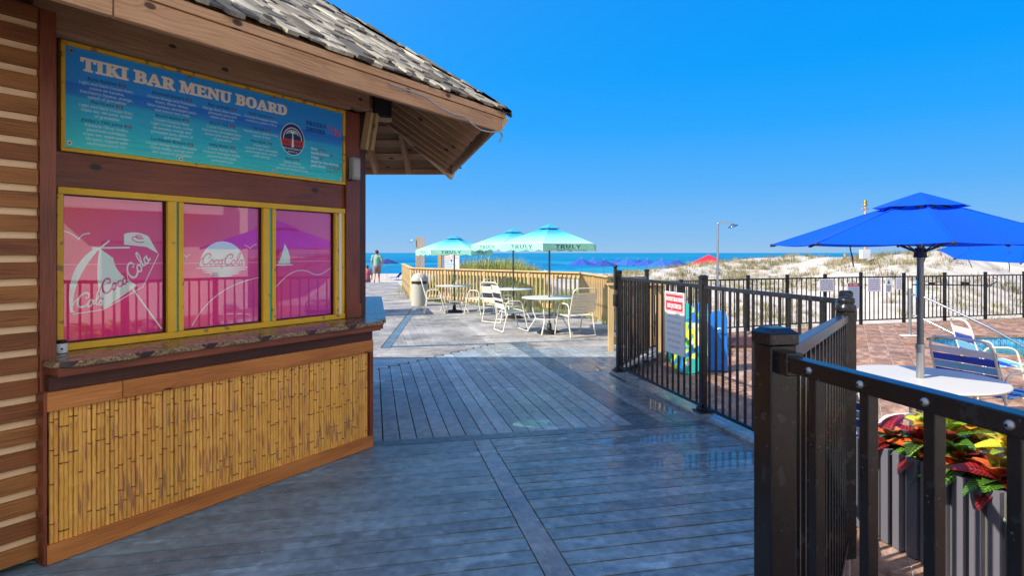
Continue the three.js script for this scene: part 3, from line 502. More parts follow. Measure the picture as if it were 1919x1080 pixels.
  // ---- roof: five eaves at one distance from the point under the peak
  const A = V(-0.683, 0, -1.654), a = 2.68, taus = [-157.6, -77.6, 0, 45, 122.4].map((t) => t * Math.PI / 180), yE = 2.71, pitch = 0.668, peak = V(A.x, yE + pitch * a, A.z);
  const corner = (t0, t1, k = 0) => { let m = (t0 + t1) / 2, df = t1 - t0; if (df < 0) { df += 2 * Math.PI; m += Math.PI; } const R = (a + k) / Math.cos(df / 2); return V(A.x + R * Math.sin(m), yE - pitch * k, A.z + R * Math.cos(m)); };
  const roof = new THREE.Group(); roof.name = 'roof'; K.add(roof);
  const cosP = 1 / Math.hypot(1, pitch), sinP = pitch * cosP, slope = a / cosP;
  const shingleGeo = [0.06, 0.075, 0.09, 0.11, 0.13].flatMap((w) => [0.012, 0.022].map((t) => { const g = box(w - 0.004, t, 0.3, 0); g.rotateY(0); const uv = g.attributes.uv, p = g.attributes.position; for (let i = 0; i < uv.count; i++) uv.setXY(i, p.getZ(i) + w * 9, p.getX(i) + w * 31); return [w, g]; }));
  const seen = [], unseen = [];
  const eaveNames = [];
  taus.forEach((tau, k) => {
    const c0 = corner(taus[(k + 4) % 5], tau), c1 = corner(tau, taus[(k + 1) % 5]);
    const n = V(Math.sin(tau), 0, Math.cos(tau)), t = V(Math.cos(tau), 0, -Math.sin(tau)), up = n.clone().multiplyScalar(-cosP).add(V(0, sinP, 0)), nrm = t.clone().cross(up).normalize(); if (nrm.y < 0) nrm.negate();
    const T = A.clone().addScaledVector(n, a).setY(yE), L0 = -c0.clone().sub(T).dot(t), L1 = c1.clone().sub(T).dot(t);
    // boards of the deck under the shingles
    const tri = (h) => [c0, c1, peak].map((p) => p.clone().addScaledVector(nrm, h));
    const q = [...tri(0), ...tri(-0.022)], g = new THREE.BufferGeometry().setFromPoints([q[0], q[1], q[2], q[3], q[5], q[4], q[0], q[3], q[1], q[1], q[3], q[4]]); g.computeVertexNormals();
    const uv = []; for (let i = 0; i < 12; i++) { const p = V(0, 0, 0).fromBufferAttribute(g.attributes.position, i).sub(T); uv.push(p.dot(t), p.dot(up)); } g.setAttribute('uv', new THREE.BufferAttribute(new Float32Array(uv), 2));
    mesh('roof_sheathing', g, M.sheath, roof);
    // rafters
    const step = k === 3 ? 0.3 : 0.42;
    for (let x = -L0 + 0.14; x < L1 - 0.1; x += step) {
      const lim = slope * (1 - (x < 0 ? -x / L0 : x / L1)) - 0.08, end = Math.min(lim, 2.2); if (end < 0.25) continue;
      const p = T.clone().addScaledVector(t, x).addScaledVector(nrm, -0.022 - 0.062), b0 = p.clone().addScaledVector(up, 0.06), b1 = p.clone().addScaledVector(up, end);
      mesh('rafter', bar(b0, b1, 0.15, 0.05, 0, nrm), M.fascia, roof);
    }
    if (k === 4) for (let w = 0.25; w < 2.2; w += 0.24) { const s = 1 - w / slope, p = T.clone().addScaledVector(up, w).addScaledVector(nrm, -0.03); mesh('batten', bar(p.clone().addScaledVector(t, -L0 * s + 0.03), p.clone().addScaledVector(t, L1 * s - 0.03), 0.014, 0.12, 0, nrm), M.fascia, roof); }
    // fascia and drip board along the eave
    const e0 = c0.clone().addScaledVector(t, 0), e1 = c1.clone();
    const dy = (p, h, o) => p.clone().setY(h).addScaledVector(n, o);
    if (k === 2) {
      const j = c0.clone().lerp(c1, 0.12);
      for (const [p, r] of [[c0, j.clone().addScaledVector(t, -0.002)], [j.clone().addScaledVector(t, 0.002), c1.clone().addScaledVector(t, -0.05)]]) mesh('fascia', bar(dy(p, 2.604, -0.01), dy(r, 2.604, -0.01), 0.112, 0.038, 0.006), M.fascia, roof);
      mesh('drip_board', bar(dy(c0, 2.684, 0.004), dy(c1.clone().addScaledVector(t, -0.01), 2.684, 0.004), 0.046, 0.03, 0.004), M.fascia, roof);
    } else mesh('fascia', bar(dy(c0, 2.655, -0.015), dy(c1, 2.655, -0.015), 0.07, 0.03, 0.004), M.fascia, roof);
    // shingles in overlapping courses
    for (let row = 0, w = -0.015; w < slope - 0.1; row++, w += 0.125) {
      const s = 1 - clamp((w + 0.06) / slope), lo = -L0 * s - 0.02, hi = L1 * s + 0.02;
      for (let x = lo; x < hi;) {
        const [wd, geo] = shingleGeo[Math.floor(rnd() * shingleGeo.length)], x2 = Math.min(x + wd, hi);
        if (x2 - x < 0.03) break;
        const lift = 0.02 + rr(0, 0.02), p = T.clone().addScaledVector(t, (x + x2) / 2).addScaledVector(up, w + 0.15 + rr(-0.03, 0.02)).addScaledVector(nrm, lift);
        const tilt = 0.055 + rr(-0.015, 0.05), zax = up.clone().negate().multiplyScalar(Math.cos(tilt)).addScaledVector(nrm, Math.sin(tilt) * 0.35).normalize(), xax = t.clone().applyAxisAngle(nrm, rr(-0.03, 0.03)), yax = zax.clone().cross(xax).normalize(); xax.crossVectors(yax, zax).normalize();
        const m = new THREE.Matrix4().makeBasis(xax.clone().multiplyScalar((x2 - x) / wd), yax, zax).setPosition(p);
        const dist = p.distanceTo(V(0.427, 2.7, 1.026));
        (k === 2 && x > -2.0 ? seen : unseen).push([geo, m, dist, k]);
        x = x2 + rr(0.001, 0.008);
      }
    }
    // hip: rafter below, caps above
    mesh('hip_rafter', bar(c1.clone().addScaledVector(V(0, 1, 0), -0.1), peak.clone().addScaledVector(V(0, 1, 0), -0.1), 0.12, 0.045), M.rafter, roof);
    const hd = peak.clone().sub(c1), HL = hd.length(); hd.normalize(); const side = hd.clone().cross(V(0, 1, 0)).normalize();
    for (let w = -0.05; w < HL - 0.1; w += 0.15) {
      const p = c1.clone().addScaledVector(hd, w + 0.12).add(V(0, 0.052, 0)), cap = [];
      for (const sg of [-1, 1]) { const zz = hd.clone().negate().applyAxisAngle(side, 0.05), xx = side.clone().multiplyScalar(sg).applyAxisAngle(hd, (sg > 0 ? 1 : -1) * 0.24), yy = zz.clone().cross(xx).normalize(); if (yy.y < 0) yy.negate(); const mm = new THREE.Matrix4().makeBasis(xx, yy, zz).setPosition(p.clone().addScaledVector(xx, 0.055)); cap.push(box(0.115, 0.014, 0.28).applyMatrix4(mm)); }
      mesh('hip_cap', join(cap), M.shingle[Math.floor(rnd() * 4)], roof);
    }
  });
  seen.sort((p, q) => p[2] - q[2]);
  seen.forEach(([g, m], i) => { if (i < 296) { const s = mesh('shingle', g, M.shingle[Math.floor(rnd() * 4)], roof); s.matrixAutoUpdate = false; s.matrix.copy(m); } else unseen.push([g, m]); });
  for (let c = 0; c < 4; c++) mesh('shingle_courses', join(unseen.filter((_, i) => hash(i, 2, 3) * 4 >> 0 === c).map(([g, m]) => g.clone().applyMatrix4(m))), M.shingle[c], roof).userData.kind = 'stuff';
  // brace under the header end
  mesh('brace', [bar(V(0.2, 2.82, -0.22), V(0.17, 2.5, -0.26), 0.07, 0.03), bar(V(0.25, 2.82, -0.2), V(0.23, 2.5, -0.25), 0.06, 0.035)], M.pine, K);
}
// things fixed to the kiosk
const kp = (s, y, o) => kiosk.localToWorld(V(s, y, o));
kiosk.updateMatrixWorld(true);
{
  const board = thing('menu_board', 'blue beach-print menu board in a yellow frame above the pink windows', 'sign', kp(-1.065, 2.175, -0.31), Math.PI / 4);
  const W0 = 2.09, H0 = 0.625, map = canvasTex(2048, 612, (c, w, h) => {
    const g = c.createLinearGradient(0, 0, 0, h); [[0, '#22a2f8'], [0.34, '#269cf4'], [0.36, '#1a80ec'], [0.47, '#2496ee'], [0.5, '#28bef0'], [0.75, '#22cfe8'], [1, '#38eae4']].forEach(([t, k]) => g.addColorStop(t, k)); c.fillStyle = g; c.fillRect(0, 0, w, h);
    for (let i = 0; i < 900; i++) { const y = h * (0.42 + 0.58 * hash(i, 1, 9)); c.fillStyle = `rgba(${hash(i, 2, 9) > 0.5 ? '150,225,235' : '10,90,170'},0.10)`; c.fillRect(w * hash(i, 3, 9), y, 60 + 160 * hash(i, 4, 9), 1.5 + 3 * (y / h)); }
    for (let i = 0; i < 500; i++) { c.fillStyle = 'rgba(225,240,220,0.25)'; c.fillRect(w * hash(i, 5, 9), h * (0.93 + 0.07 * hash(i, 6, 9)), 12, 2); }
    const text = (s, x, y, px, col, font = 'sans-serif', bold = true, align = 'center', stroke) => { c.font = `${bold ? 'bold ' : ''}${px}px ${font}`; c.textAlign = align; if (stroke) { c.strokeStyle = col; c.lineWidth = stroke; c.lineJoin = 'miter'; c.strokeText(s, x, y); } c.fillStyle = col; c.fillText(s, x, y); };
    c.save(); c.translate(80, 0); c.scale(1.12, 1); text('TIKI BAR MENU BOARD', 0, 128, 106, '#fff2dc', 'serif', true, 'left', 8); c.restore();
    const item = (x, y, name, price, lines, k = 24) => { c.font = `bold ${k + 3}px sans-serif`; const n = c.measureText(name + ' ').width, pw = c.measureText(price).width, x0 = x - (n + pw) / 2; text(name, x0, y, k + 3, '#123e7a', 'sans-serif', true, 'left'); text(price, x0 + n, y, k + 3, '#8f2334', 'sans-serif', true, 'left', 1); lines.forEach((l, i) => text(l, x, y + (i + 1) * (k + 4), k, '#e8f4f6', 'sans-serif', false)); };
    item(220, 182, 'Rum Runner', '$12', ['Light and Dark Cruzan Rum,', 'crème de banana,', 'blackberry liqueur, orange,', 'splash of grenadine']);
    item(220, 322, 'Hurricane', '$12', ['Light and Dark Cruzan Rum,', 'triple sec, tiki juice, splash', 'of grenadine']);
    item(220, 440, "Jimbo's TIKI Juice", '$13', ['Pinnacle Citrus Vodka,', 'peachtree schnapps,', 'triple sec, apple pucker,', 'tiki juice, topped with', 'Hurricane proof 151']);
    item(610, 182, 'Emerald Waters', '$12', ['Cruzan Mango and Pineapple', 'Rums, Water Melon,', 'blue curacao, pineapple juice', 'and lemon lime soda']);
    item(610, 330, 'Beach Mama', '$12', ['Cruzan Coconut Rum,', 'Light Cruzan Rum, creme', 'de banana, orange and', 'pineapple juice, splash of', 'grenadine']);
    item(610, 494, 'Caribbean Breeze', '$12', ['Cruzan Mango Rum, Pineapple', 'Citrus Vodka, orange juice', 'and splash of grenadine']);
    item(960, 182, 'Bay Latitude', '$12', ['Mango Rum, blue curacao,', 'pineapple juice and', 'lemon lime soda']);
    item(960, 312, 'Beach Vibe', '$12', ['Cruzan Coconut Rum,', 'fruit juices, pineapple juice,', 'lemon lime soda, splash', 'of grenadine']);
    item(960, 470, 'Holy Water', '$12', ['Cruzan Mango Rum,', 'Pinnacle Pineapple Vodka,', 'peachtree schnapps,', 'pineapple juice']);
    item(1270, 182, 'Palm Sunset', '$12', ['Pinnacle Pineapple Vodka,', 'cranberry splash of lime']);
    item(1270, 292, 'Tiki Tea', '$12', ['Tequila and a splash of mix,', 'splash of lime']);
    item(1270, 392, 'Pain Killer', '$12', ['Pusser Rum,', 'coconut cream, pineapple', 'and orange juice, served', 'with nutmeg']);
    item(1545, 488, 'Bushy', '$12', ['Bailey, Kahlua,', 'vodka, coconut cream,', 'served with whipped cream']);
    // round emblem with a palm
    const ex = 1545, ey = 315; c.fillStyle = '#e8eef0'; c.beginPath(); c.ellipse(ex, ey, 112, 132, 0, 0, 7); c.fill(); c.fillStyle = '#14366b'; c.beginPath(); c.ellipse(ex, ey, 106, 126, 0, 0, 7); c.fill();
    c.save(); c.clip(); c.fillStyle = '#d8432f'; c.fillRect(ex - 112, ey + 2, 224, 54); c.restore();
    c.strokeStyle = '#dfe7ea'; c.lineWidth = 9; c.beginPath(); c.ellipse(ex, ey + 2, 84, 96, 0, Math.PI, 0); c.stroke();
    c.fillStyle = '#eef2f2'; c.beginPath(); c.moveTo(ex - 3, ey - 50); c.lineTo(ex + 5, ey - 50); c.lineTo(ex + 12, ey + 66); c.lineTo(ex - 10, ey + 66); c.fill();
    c.lineWidth = 6; c.strokeStyle = '#eef2f2'; for (let i = 0; i < 8; i++) { const an = Math.PI * (1.02 + 0.96 * i / 7); c.beginPath(); c.moveTo(ex, ey - 48); c.quadraticCurveTo(ex + 38 * Math.cos(an), ey - 48 + 40 * Math.sin(an) - 8, ex + 62 * Math.cos(an), ey - 34 + 34 * Math.sin(an)); c.stroke(); }
    text('TIKI', ex - 56, ey + 44, 40, '#14366b'); text('BAR', ex + 56, ey + 44, 40, '#14366b'); text('PELICAN BEACH', ex, ey + 86, 22, '#eef2f2'); text('DESTIN, FL', ex, ey + 110, 18, '#eef2f2');
    c.save(); c.translate(1680, 0); c.scale(1.1, 1); text('FROZEN', -8, 168, 44, '#15418f', 'serif', true, 'left', 3); text('DRINKS', -8, 218, 44, '#15418f', 'serif', true, 'left', 3); c.restore();
    text('$', 1898, 172, 48, '#e83048', 'sans-serif', true, 'left', 2); text('12', 1926, 218, 84, '#e83048', 'sans-serif', true, 'left', 2);
    [['Beer', '$5-$9'], ['Bottle Drinks', '$4'], ['Chips', '$2'], ['Bowl for the Kitchen', '$15'], ['Jello Shots', '1 for $2.50']].forEach(([s, p], i) => { const y = 372 + i * 36; text(s, 1722, y, 29, '#e8f4f6', 'sans-serif', true, 'left'); const n = c.measureText(s + ' ').width; text(p, 1722 + n, y, 29, '#a03540', 'sans-serif', true, 'left'); }); text('5 for $10', 1880, 546, 27, '#a03540', 'sans-serif', true, 'left');
  });
  mesh('panel', block(-W0 / 2, W0 / 2, 0, H0, 0, 0.012), M.yellow, board);
  mesh('print', new THREE.PlaneGeometry(W0 - 0.05, H0 - 0.05).translate(0, H0 / 2, 0.0165), std({ map, roughness: 0.5 }), board);
  mesh('frame_rail', block(-W0 / 2, W0 / 2, 0, 0.022, 0.012, 0.03, 0.003), M.yellow, board); mesh('frame_rail', block(-W0 / 2, W0 / 2, H0 - 0.022, H0, 0.012, 0.03, 0.003), M.yellow, board);
  mesh('frame_stile', block(-W0 / 2, -W0 / 2 + 0.022, 0.022, H0 - 0.022, 0.012, 0.03, 0.003, 'y'), M.yellow, board); mesh('frame_stile', block(W0 / 2 - 0.022, W0 / 2, 0.022, H0 - 0.022, 0.012, 0.03, 0.003, 'y'), M.yellow, board);
  for (const [x, y] of [[-1.0, 0.05], [-0.36, 0.038], [0.35, 0.038], [1.005, 0.045], [-0.99, 0.575], [-0.3, 0.59], [0.35, 0.59]]) { const w = mesh('screw_washer', new THREE.CylinderGeometry(0.013, 0.013, 0.005, 16).rotateX(Math.PI / 2).translate(x, y, 0.0195), y < 0.1 ? M.white : M.grey, board); mesh('screw', new THREE.CylinderGeometry(0.005, 0.005, 0.006, 10).rotateX(Math.PI / 2).translate(x, y, 0.0225), M.black, w); }

  const cup = thing('sauce_jar', 'small white jar with black lid on the stone counter', 'jar', kp(-2.13, 1.0445, -0.235), 0.6);
  mesh('body', new THREE.LatheGeometry([[0, 0], [0.03, 0], [0.032, 0.004], [0.032, 0.05], [0.028, 0.056]].map((p) => new THREE.Vector2(...p)), 28), std({ color: 0xd8e2ea, roughness: 0.3 }), cup);
  mesh('lid', new THREE.LatheGeometry([[0.0295, 0.054], [0.0305, 0.056], [0.0305, 0.068], [0.028, 0.071], [0, 0.071]].map((p) => new THREE.Vector2(...p)), 28), M.black, cup);
  mesh('mark', new THREE.CircleGeometry(0.006, 14).translate(0, 0.026, 0.0324), M.black, cup);

  const sp = thing('loudspeaker', 'black box loudspeaker hung under the eave at the end of the header beam', 'speaker', kp(0.33, 2.79, -0.2), 0); sp.rotation.y = Math.atan2(-sp.position.x, -sp.position.z) + 0.15;
  mesh('cabinet', block(-0.075, 0.075, 0, 0.24, -0.07, 0.06, 0.008), std({ color: 0x3b1a14, roughness: 0.5 }), sp);
  mesh('grille', block(-0.066, 0.066, 0.01, 0.23, 0.06, 0.072, 0.006), M.black, sp);
  mesh('bracket', [block(-0.02, 0.02, 0.24, 0.5, -0.04, -0.01), block(-0.078, 0.078, -0.018, -0.001, -0.06, 0.05)], M.oldwood, sp);

  const sw = thing('weatherproof_box', 'grey weatherproof switch box screwed to the corner post', 'switch box', kp(0.045, 2.22, -0.268), Math.PI / 4);
  mesh('housing', block(-0.045, 0.045, 0, 0.19, 0, 0.05, 0.008), M.grey, sw); mesh('cover', block(-0.036, 0.036, 0.02, 0.17, 0.05, 0.058, 0.004), std({ color: 0xb4b3ae, roughness: 0.5 }), sw);
  mesh('cable', tube([V(-0.03, 0.02, 0.03), V(-0.07, -0.02, 0.035), V(-0.085, 0.03, 0.03), V(-0.06, 0.09, 0.02)], 0.005, 16, 6), M.black, sw);

  const cd = thing('conduit', 'thin grey cable clipped along the roof fascia', 'cable', kp(0.35, 2.6, 1.04), Math.PI / 4);
  const cpt = [[-1.25, 0.03, 0.018], [-0.95, 0.02, 0.03], [-0.8, -0.02, 0.03], [-0.62, -0.035, 0.02], [-0.5, -0.03, 0.02], [-0.42, -0.06, 0.022], [-0.3, -0.09, 0.02], [-0.16, -0.085, 0.02], [-0.03, -0.06, 0.02], [0.03, -0.09, 0.0], [0.01, -0.13, -0.02]];
  mesh('cable_run', tube(cpt.map((p) => V(...p)), 0.006, 60, 6), M.grey, cd);
}

// ---------------------------------------------------------------- blocks added outside the view to bounce light and cast shade
{
  const c = W(4.65, -10.1, -0.4), hotel = thing('added_hotel', 'unseen white hotel block with balconies, added to bounce sunlight onto the kiosk', 'building', c, -3 * Math.PI / 4);   // added reflector: its white front bounces sun onto the kiosk's serving side
  const plaster = std({ color: 0xf8f0e2, roughness: 0.85 }), glass = std({ color: 0x6d8896, roughness: 0.08 });
  mesh('wall', block(-18, 18, 0, 27, -10, 0), plaster, hotel);
  for (let f = 0; f < 9; f++) for (let k = 0; k < 6; k++) { mesh('balcony', [block(-16.8 + k * 5.8, -12.6 + k * 5.8, f * 3 + 0.1, f * 3 + 0.3, 0.01, 0.6), block(-16.8 + k * 5.8, -12.6 + k * 5.8, f * 3 + 0.31, f * 3 + 1.2, 0.5, 0.59)], plaster, hotel); mesh('window', block(-15.6 + k * 5.8, -13.8 + k * 5.8, f * 3 + 0.32, f * 3 + 2.3, 0.01, 0.06), glass, hotel); }
  mesh('roof', block(-18.3, 18.3, 27, 27.5, -10.3, 0.3), plaster, hotel);
  const p = W(-3.1, 2.22), pav = thing('added_shade_roof', 'unseen flat timber roof on posts, added to shade the front deck', 'pavilion', V(p.x, 0, p.z));  // added overhead roof, keeps the sun off the front boards
  mesh('roof', block(-6.5, 0, 4.35, 4.5, 0, 6), M.fascia, pav);
  for (const [x, z] of [[-6.3, 0.2], [-0.25, 5.8], [-6.3, 5.8], [-3.2, 0.2]]) mesh('post', block(x - 0.08, x + 0.08, 0, 4.349, z - 0.08, z + 0.08, 0, 'y'), M.oldwood, pav);
  for (let i = 0; i < 5; i++) mesh('beam', block(-6.4, -0.1, 4.2, 4.348, 0.3 + i * 1.3, 0.4 + i * 1.3), M.oldwood, pav);
  const q = W(-5.35, 15.6), hut = thing('added_hut', 'small timber hut hidden by the kiosk, added to cast a shadow', 'hut', q);  // added out of sight so its shadow crosses the back deck
  mesh('wall', block(-0.7, 0.7, 0, 2.1, -0.8, 0.8), M.oldwood, hut); mesh('roof', block(-0.8, 0.8, 2.1, 2.2, -0.9, 0.9), M.fascia, hut); mesh('door', block(0.701, 0.72, 0.02, 1.9, -0.35, 0.35, 0, 'y'), M.pine, hut);
}

// ---------------------------------------------------------------- black metal fences
const picketGeo = new Map();
function picket(g, x, y0, y1, z, s) { const k = (y1 - y0).toFixed(2) + s; if (!picketGeo.has(k)) picketGeo.set(k, box(y1 - y0, s, s, 0.002).rotateZ(Math.PI / 2)); const m = mesh('picket', picketGeo.get(k), M.blackPaint, g); m.position.set(x, (y0 + y1) / 2, z); return m; }
function fenceRun(g, A, B, yA, yB, { h = 1.24, spacing = 0.118, ps = 0.02, rail = 0.036, drop = 0, low = 0.1, endIn = 0.04 } = {}) {   // rails and pickets between two posts; A, B local (x, z)
  const L = Math.hypot(B.x - A.x, B.z - A.z), n = Math.max(1, Math.round(L / spacing) - 1), a = V(A.x, yA + h, A.z), b = V(B.x, yB + h + drop, B.z);
  mesh('top_rail', bar(V(a.x, a.y - rail / 2, a.z), V(b.x, b.y - rail / 2, b.z), rail, rail, 0.003), M.blackPaint, g);
  mesh('bottom_rail', bar(V(A.x, yA + low, A.z), V(B.x, yB + low, B.z), rail * 0.9, rail * 0.9, 0.003), M.blackPaint, g);
  const ang = Math.atan2(-(B.z - A.z), B.x - A.x);
  for (let i = 1; i <= n; i++) { const t = i / (n + 1), m = picket(g, mix(A.x, B.x, t), mix(yA, yB, t) + low + rail * 0.4, mix(a.y, b.y, t) - rail * 0.9, mix(A.z, B.z, t), ps); m.rotation.y = ang; }
}
function fencePost(g, p, y, h, s, cap = 'flat', turn = 0) {
  const m = mesh('post', block(-s / 2, s / 2, 0, h, -s / 2, s / 2, 0.004, 'y'), M.blackPaint, g); m.position.set(p.x, y, p.z); m.rotation.y = turn;
  const k = cap === 'ball' ? [new THREE.LatheGeometry([[0.052, 0], [0.054, 0.012], [0.05, 0.03], [0.04, 0.036], [0.046, 0.046], [0.046, 0.062], [0.036, 0.074], [0, 0.08]].map(([r, q]) => new THREE.Vector2(r * s / 0.076, q)), 20)] : [block(-s * 0.56, s * 0.56, 0, 0.028, -s * 0.56, s * 0.56, 0.004), new THREE.CylinderGeometry(s * 0.48, s * 0.78, 0.012, 4, 1).rotateY(Math.PI / 4).translate(0, 0.034, 0)];
  const c = mesh('post_cap', join(k), M.blackPaint, m); c.position.y = h; return m;
}
{
  const rel = (o, p) => V(p.x - o.x, 0, p.z - o.z);
  // fence with the wristband sign, along the deck's edge
  const P1 = V(3.17, 0, -7.7), P2 = V(3.17, 0, -5.55), P4 = V(3.17, 0, -3.66);
  const g = thing('pool_fence', 'black picket fence on the deck edge carrying the red and white sign', 'fence', V(3.17, 0.03, -5.55), 0, 'black pool fences');
  const R = (p) => rel(P2, p);
  fencePost(g, R(P1), 0, 1.3, 0.06); fencePost(g, R(P2), 0, 1.31, 0.06); fencePost(g, R(P4), 0, 1.27, 0.06);
  fenceRun(g, R(P1), R(P2), 0, 0, { spacing: 0.126, h: 1.255, low: 0.06 }); fenceRun(g, R(P2), R(P4), 0, 0, { spacing: 0.118, h: 1.25, low: 0.06 });
  mesh('latch', [block(-0.06, -0.03, 1.08, 1.36, -2.19, -2.13, 0.006), new THREE.SphereGeometry(0.028, 12, 8).translate(-0.045, 1.385, -2.16), block(-0.065, -0.03, 0.86, 1.02, -2.2, -2.11, 0.006)], M.blackPaint, g);
  for (const p of [P1, P2]) mesh('foot_plate', [block(-0.075, 0.075, -0.002, 0.02, R(p).z - 0.075, R(p).z + 0.075, 0.004), block(-0.05, 0.05, 0.02, 0.05, R(p).z - 0.05, R(p).z + 0.05, 0.006)], M.blackPaint, g);
  // gate leaf left open towards the pool
  const Q = W(2.13, 9.8), leaf = thing('pool_gate', 'black picket gate leaf standing open beside the wooden end rail', 'gate', V(3.2, 0, -7.75));
  const q = rel(V(3.2, 0, -7.75), Q); fenceRun(leaf, V(0.04, 0, -0.05), q, 0.02, -0.02, { h: 1.25, spacing: 0.11, low: 0.07 });
  fencePost(leaf, q, -0.13, 1.43, 0.055);
  // far side of the pool
  const far = [W(2.13, 9.8), W(4.2, 13.4), W(6.35, 14.3), W(8.5, 15.1), W(11.1, 15.9), W(13.8, 16.7), W(17, 17.4), W(21, 17.6), W(24, 15), W(26, 10)];
  const fg = thing('pool_fence', 'long black picket fence between the pool terrace and the dunes', 'fence', V(far[3].x, PY, far[3].z), 0, 'black pool fences'), S = far.map((p) => rel(far[3], p));
  const posts = [];
  for (let i = 0; i < S.length - 1; i++) { const a = S[i], b = S[i + 1], y = i ? 0 : 0.12, half = a.clone().lerp(b, 0.5), sp = i > 5 ? 0.4 : 0.135; if (i) posts.push([a, i === 3 ? 1.24 : 1.21]); posts.push([half, 1.21]); fenceRun(fg, a, half, i ? 0 : 0.13, i ? 0 : 0.06, { h: 1.17, spacing: sp, rail: 0.032, ps: 0.019 }); fenceRun(fg, half, b, i ? 0 : 0.06, 0, { h: 1.17, spacing: sp, rail: 0.032, ps: 0.019 }); }
  posts.forEach(([p, h]) => fencePost(fg, p, 0, h, 0.06));
  // near corner: post, slanting run, run towards the camera
  const N = W(0.636, 1.5), P3 = W(1.778, 3.3);
  const ng = thing('pool_fence', 'near black picket fence with bolted rail and thick corner post beside the planter', 'fence', V(N.x, -0.02, N.z), 0, 'black pool fences');
  const n3 = rel(N, P3), n4 = rel(N, V(3.14, 0, -3.7));
  fencePost(ng, V(0, 0, 0), 0, 1.4, 0.07); fencePost(ng, n3, 0, 1.31, 0.072, 'ball', 0);
  fenceRun(ng, V(0, 0, 0), n3, 0, 0, { h: 1.38, drop: -0.085, rail: 0.04, ps: 0.022, spacing: 0.118 }); fenceRun(ng, n3, n4, 0, 0, { h: 1.295, rail: 0.036 });
  const end = V(0, 0, 1.75); fenceRun(ng, V(0, 0, 0), end, 0, 0, { h: 1.38, rail: 0.036, ps: 0.024, spacing: 0.146 });
  for (let i = 1; i <= 11; i++) { const z = 1.75 * i / 12; const b = mesh('bolt', new THREE.SphereGeometry(0.0085, 12, 8, 0, Math.PI * 2, 0, Math.PI / 2).rotateZ(Math.PI / 2).translate(-0.0185, 1.362, z), M.bolt, ng); mesh('bolt_socket', new THREE.CylinderGeometry(0.0026, 0.0026, 0.002, 8).rotateZ(Math.PI / 2).translate(-0.0268, 1.362, z), M.black, b); }
  mesh('rail_bracket', block(-0.022, 0.022, 1.335, 1.388, 0.032, 0.075, 0.003), M.blackPaint, ng);
  // sign on the fence
  const sg = thing('wristband_sign', 'white sign with red header hanging on the black deck fence', 'sign', V(3.128, 0.52, -6.06), -Math.PI / 2);
  const map = canvasTex(400, 640, (c, w, h) => {
    c.fillStyle = '#f2f0ec'; c.fillRect(0, 0, w, h); c.fillStyle = '#c8202c'; c.fillRect(12, 12, w - 24, 190); c.strokeStyle = '#f2f0ec'; c.lineWidth = 4; c.strokeRect(22, 22, w - 44, 170);
    c.fillStyle = '#fff'; c.textAlign = 'center'; c.font = 'bold 58px serif'; c.fillText('WRISTBANDS', w / 2, 92, 350); c.font = 'bold 62px serif'; c.fillText('REQUIRED', w / 2, 164, 300);
    c.fillStyle = '#8d9096'; c.font = '34px sans-serif'; ['FOR ALL GUESTS', 'WRISTBANDS MUST', 'BE WORN AT ALL', 'TIMES IN THE POOL', 'AND DECK AREAS', 'BY EVERYONE'].forEach((s, i) => c.fillText(s, w / 2, 262 + i * 64, 330));
  });
  mesh('panel', block(-0.215, 0.215, 0, 0.66, -0.004, 0.004), M.white, sg); mesh('print', new THREE.PlaneGeometry(0.426, 0.656).translate(0, 0.33, 0.0065), std({ map, roughness: 0.4 }), sg);
  // notices on the far fence
  const notice = (px, w, h, top, label, draw) => {
    const i = px < 1613 ? [2, 3] : [3, 5], a = far[i[0]], b = far[i[1]]; let best = null, bd = 1e9; for (let t = 0; t <= 1; t += 0.002) { const p = a.clone().lerp(b, t), d = -(p.z * CT) + p.x * ST, r = p.x * CT + p.z * ST, x = 960 + r / d * F; if (Math.abs(x - px) < bd) { bd = Math.abs(x - px); best = p; } }
    const dir = b.clone().sub(a).normalize(), s = thing('fence_notice', label, 'sign', V(best.x, PY + top - h, best.z).add(V(dir.z, 0, -dir.x).multiplyScalar(-0.03)), Math.atan2(-dir.z, dir.x), 'notices on the far pool fence');
    mesh('panel', block(-w / 2, w / 2, 0, h, -0.003, 0.003), M.white, s); mesh('print', new THREE.PlaneGeometry(w - 0.01, h - 0.01).translate(0, h / 2, 0.006), std({ map: canvasTex(256, Math.round(256 * h / w), draw), roughness: 0.5 }), s);
  };
  const lines = (c, w, h, n, col = '#6d7284', y0 = 0.1) => { for (let i = 0; i < n; i++) { c.fillStyle = col; const y = h * (y0 + (1 - y0 - 0.06) * i / n); for (let x = 0.08 * w; x < 0.9 * w;) { const L = w * (0.05 + 0.1 * hash(i, x | 0, 77)); c.fillRect(x, y, Math.min(L, 0.92 * w - x), h * 0.5 / n * 0.8); x += L + w * 0.03; } } };
  notice(1547, 0.46, 0.3, 1.13, 'wide pale notice on the far pool fence with even lines of print', (c, w, h) => { c.fillStyle = '#d9d7e0'; c.fillRect(0, 0, w, h); lines(c, w, h, 5); });
  notice(1597, 0.38, 0.62, 1.02, 'tall blue-grey notice with red heading on the far pool fence', (c, w, h) => { c.fillStyle = '#b9c4d2'; c.fillRect(0, 0, w, h); c.fillStyle = '#a33a42'; c.fillRect(0, 0, w, h * 0.13); c.fillStyle = '#d9b9bb'; c.fillRect(w * 0.15, h * 0.04, w * 0.2, h * 0.05); c.fillRect(w * 0.45, h * 0.04, w * 0.4, h * 0.05); lines(c, w, h, 12, '#7f8ea0', 0.17); c.fillStyle = '#a33a42'; c.fillRect(w * 0.1, h * 0.95, w * 0.8, h * 0.03); });
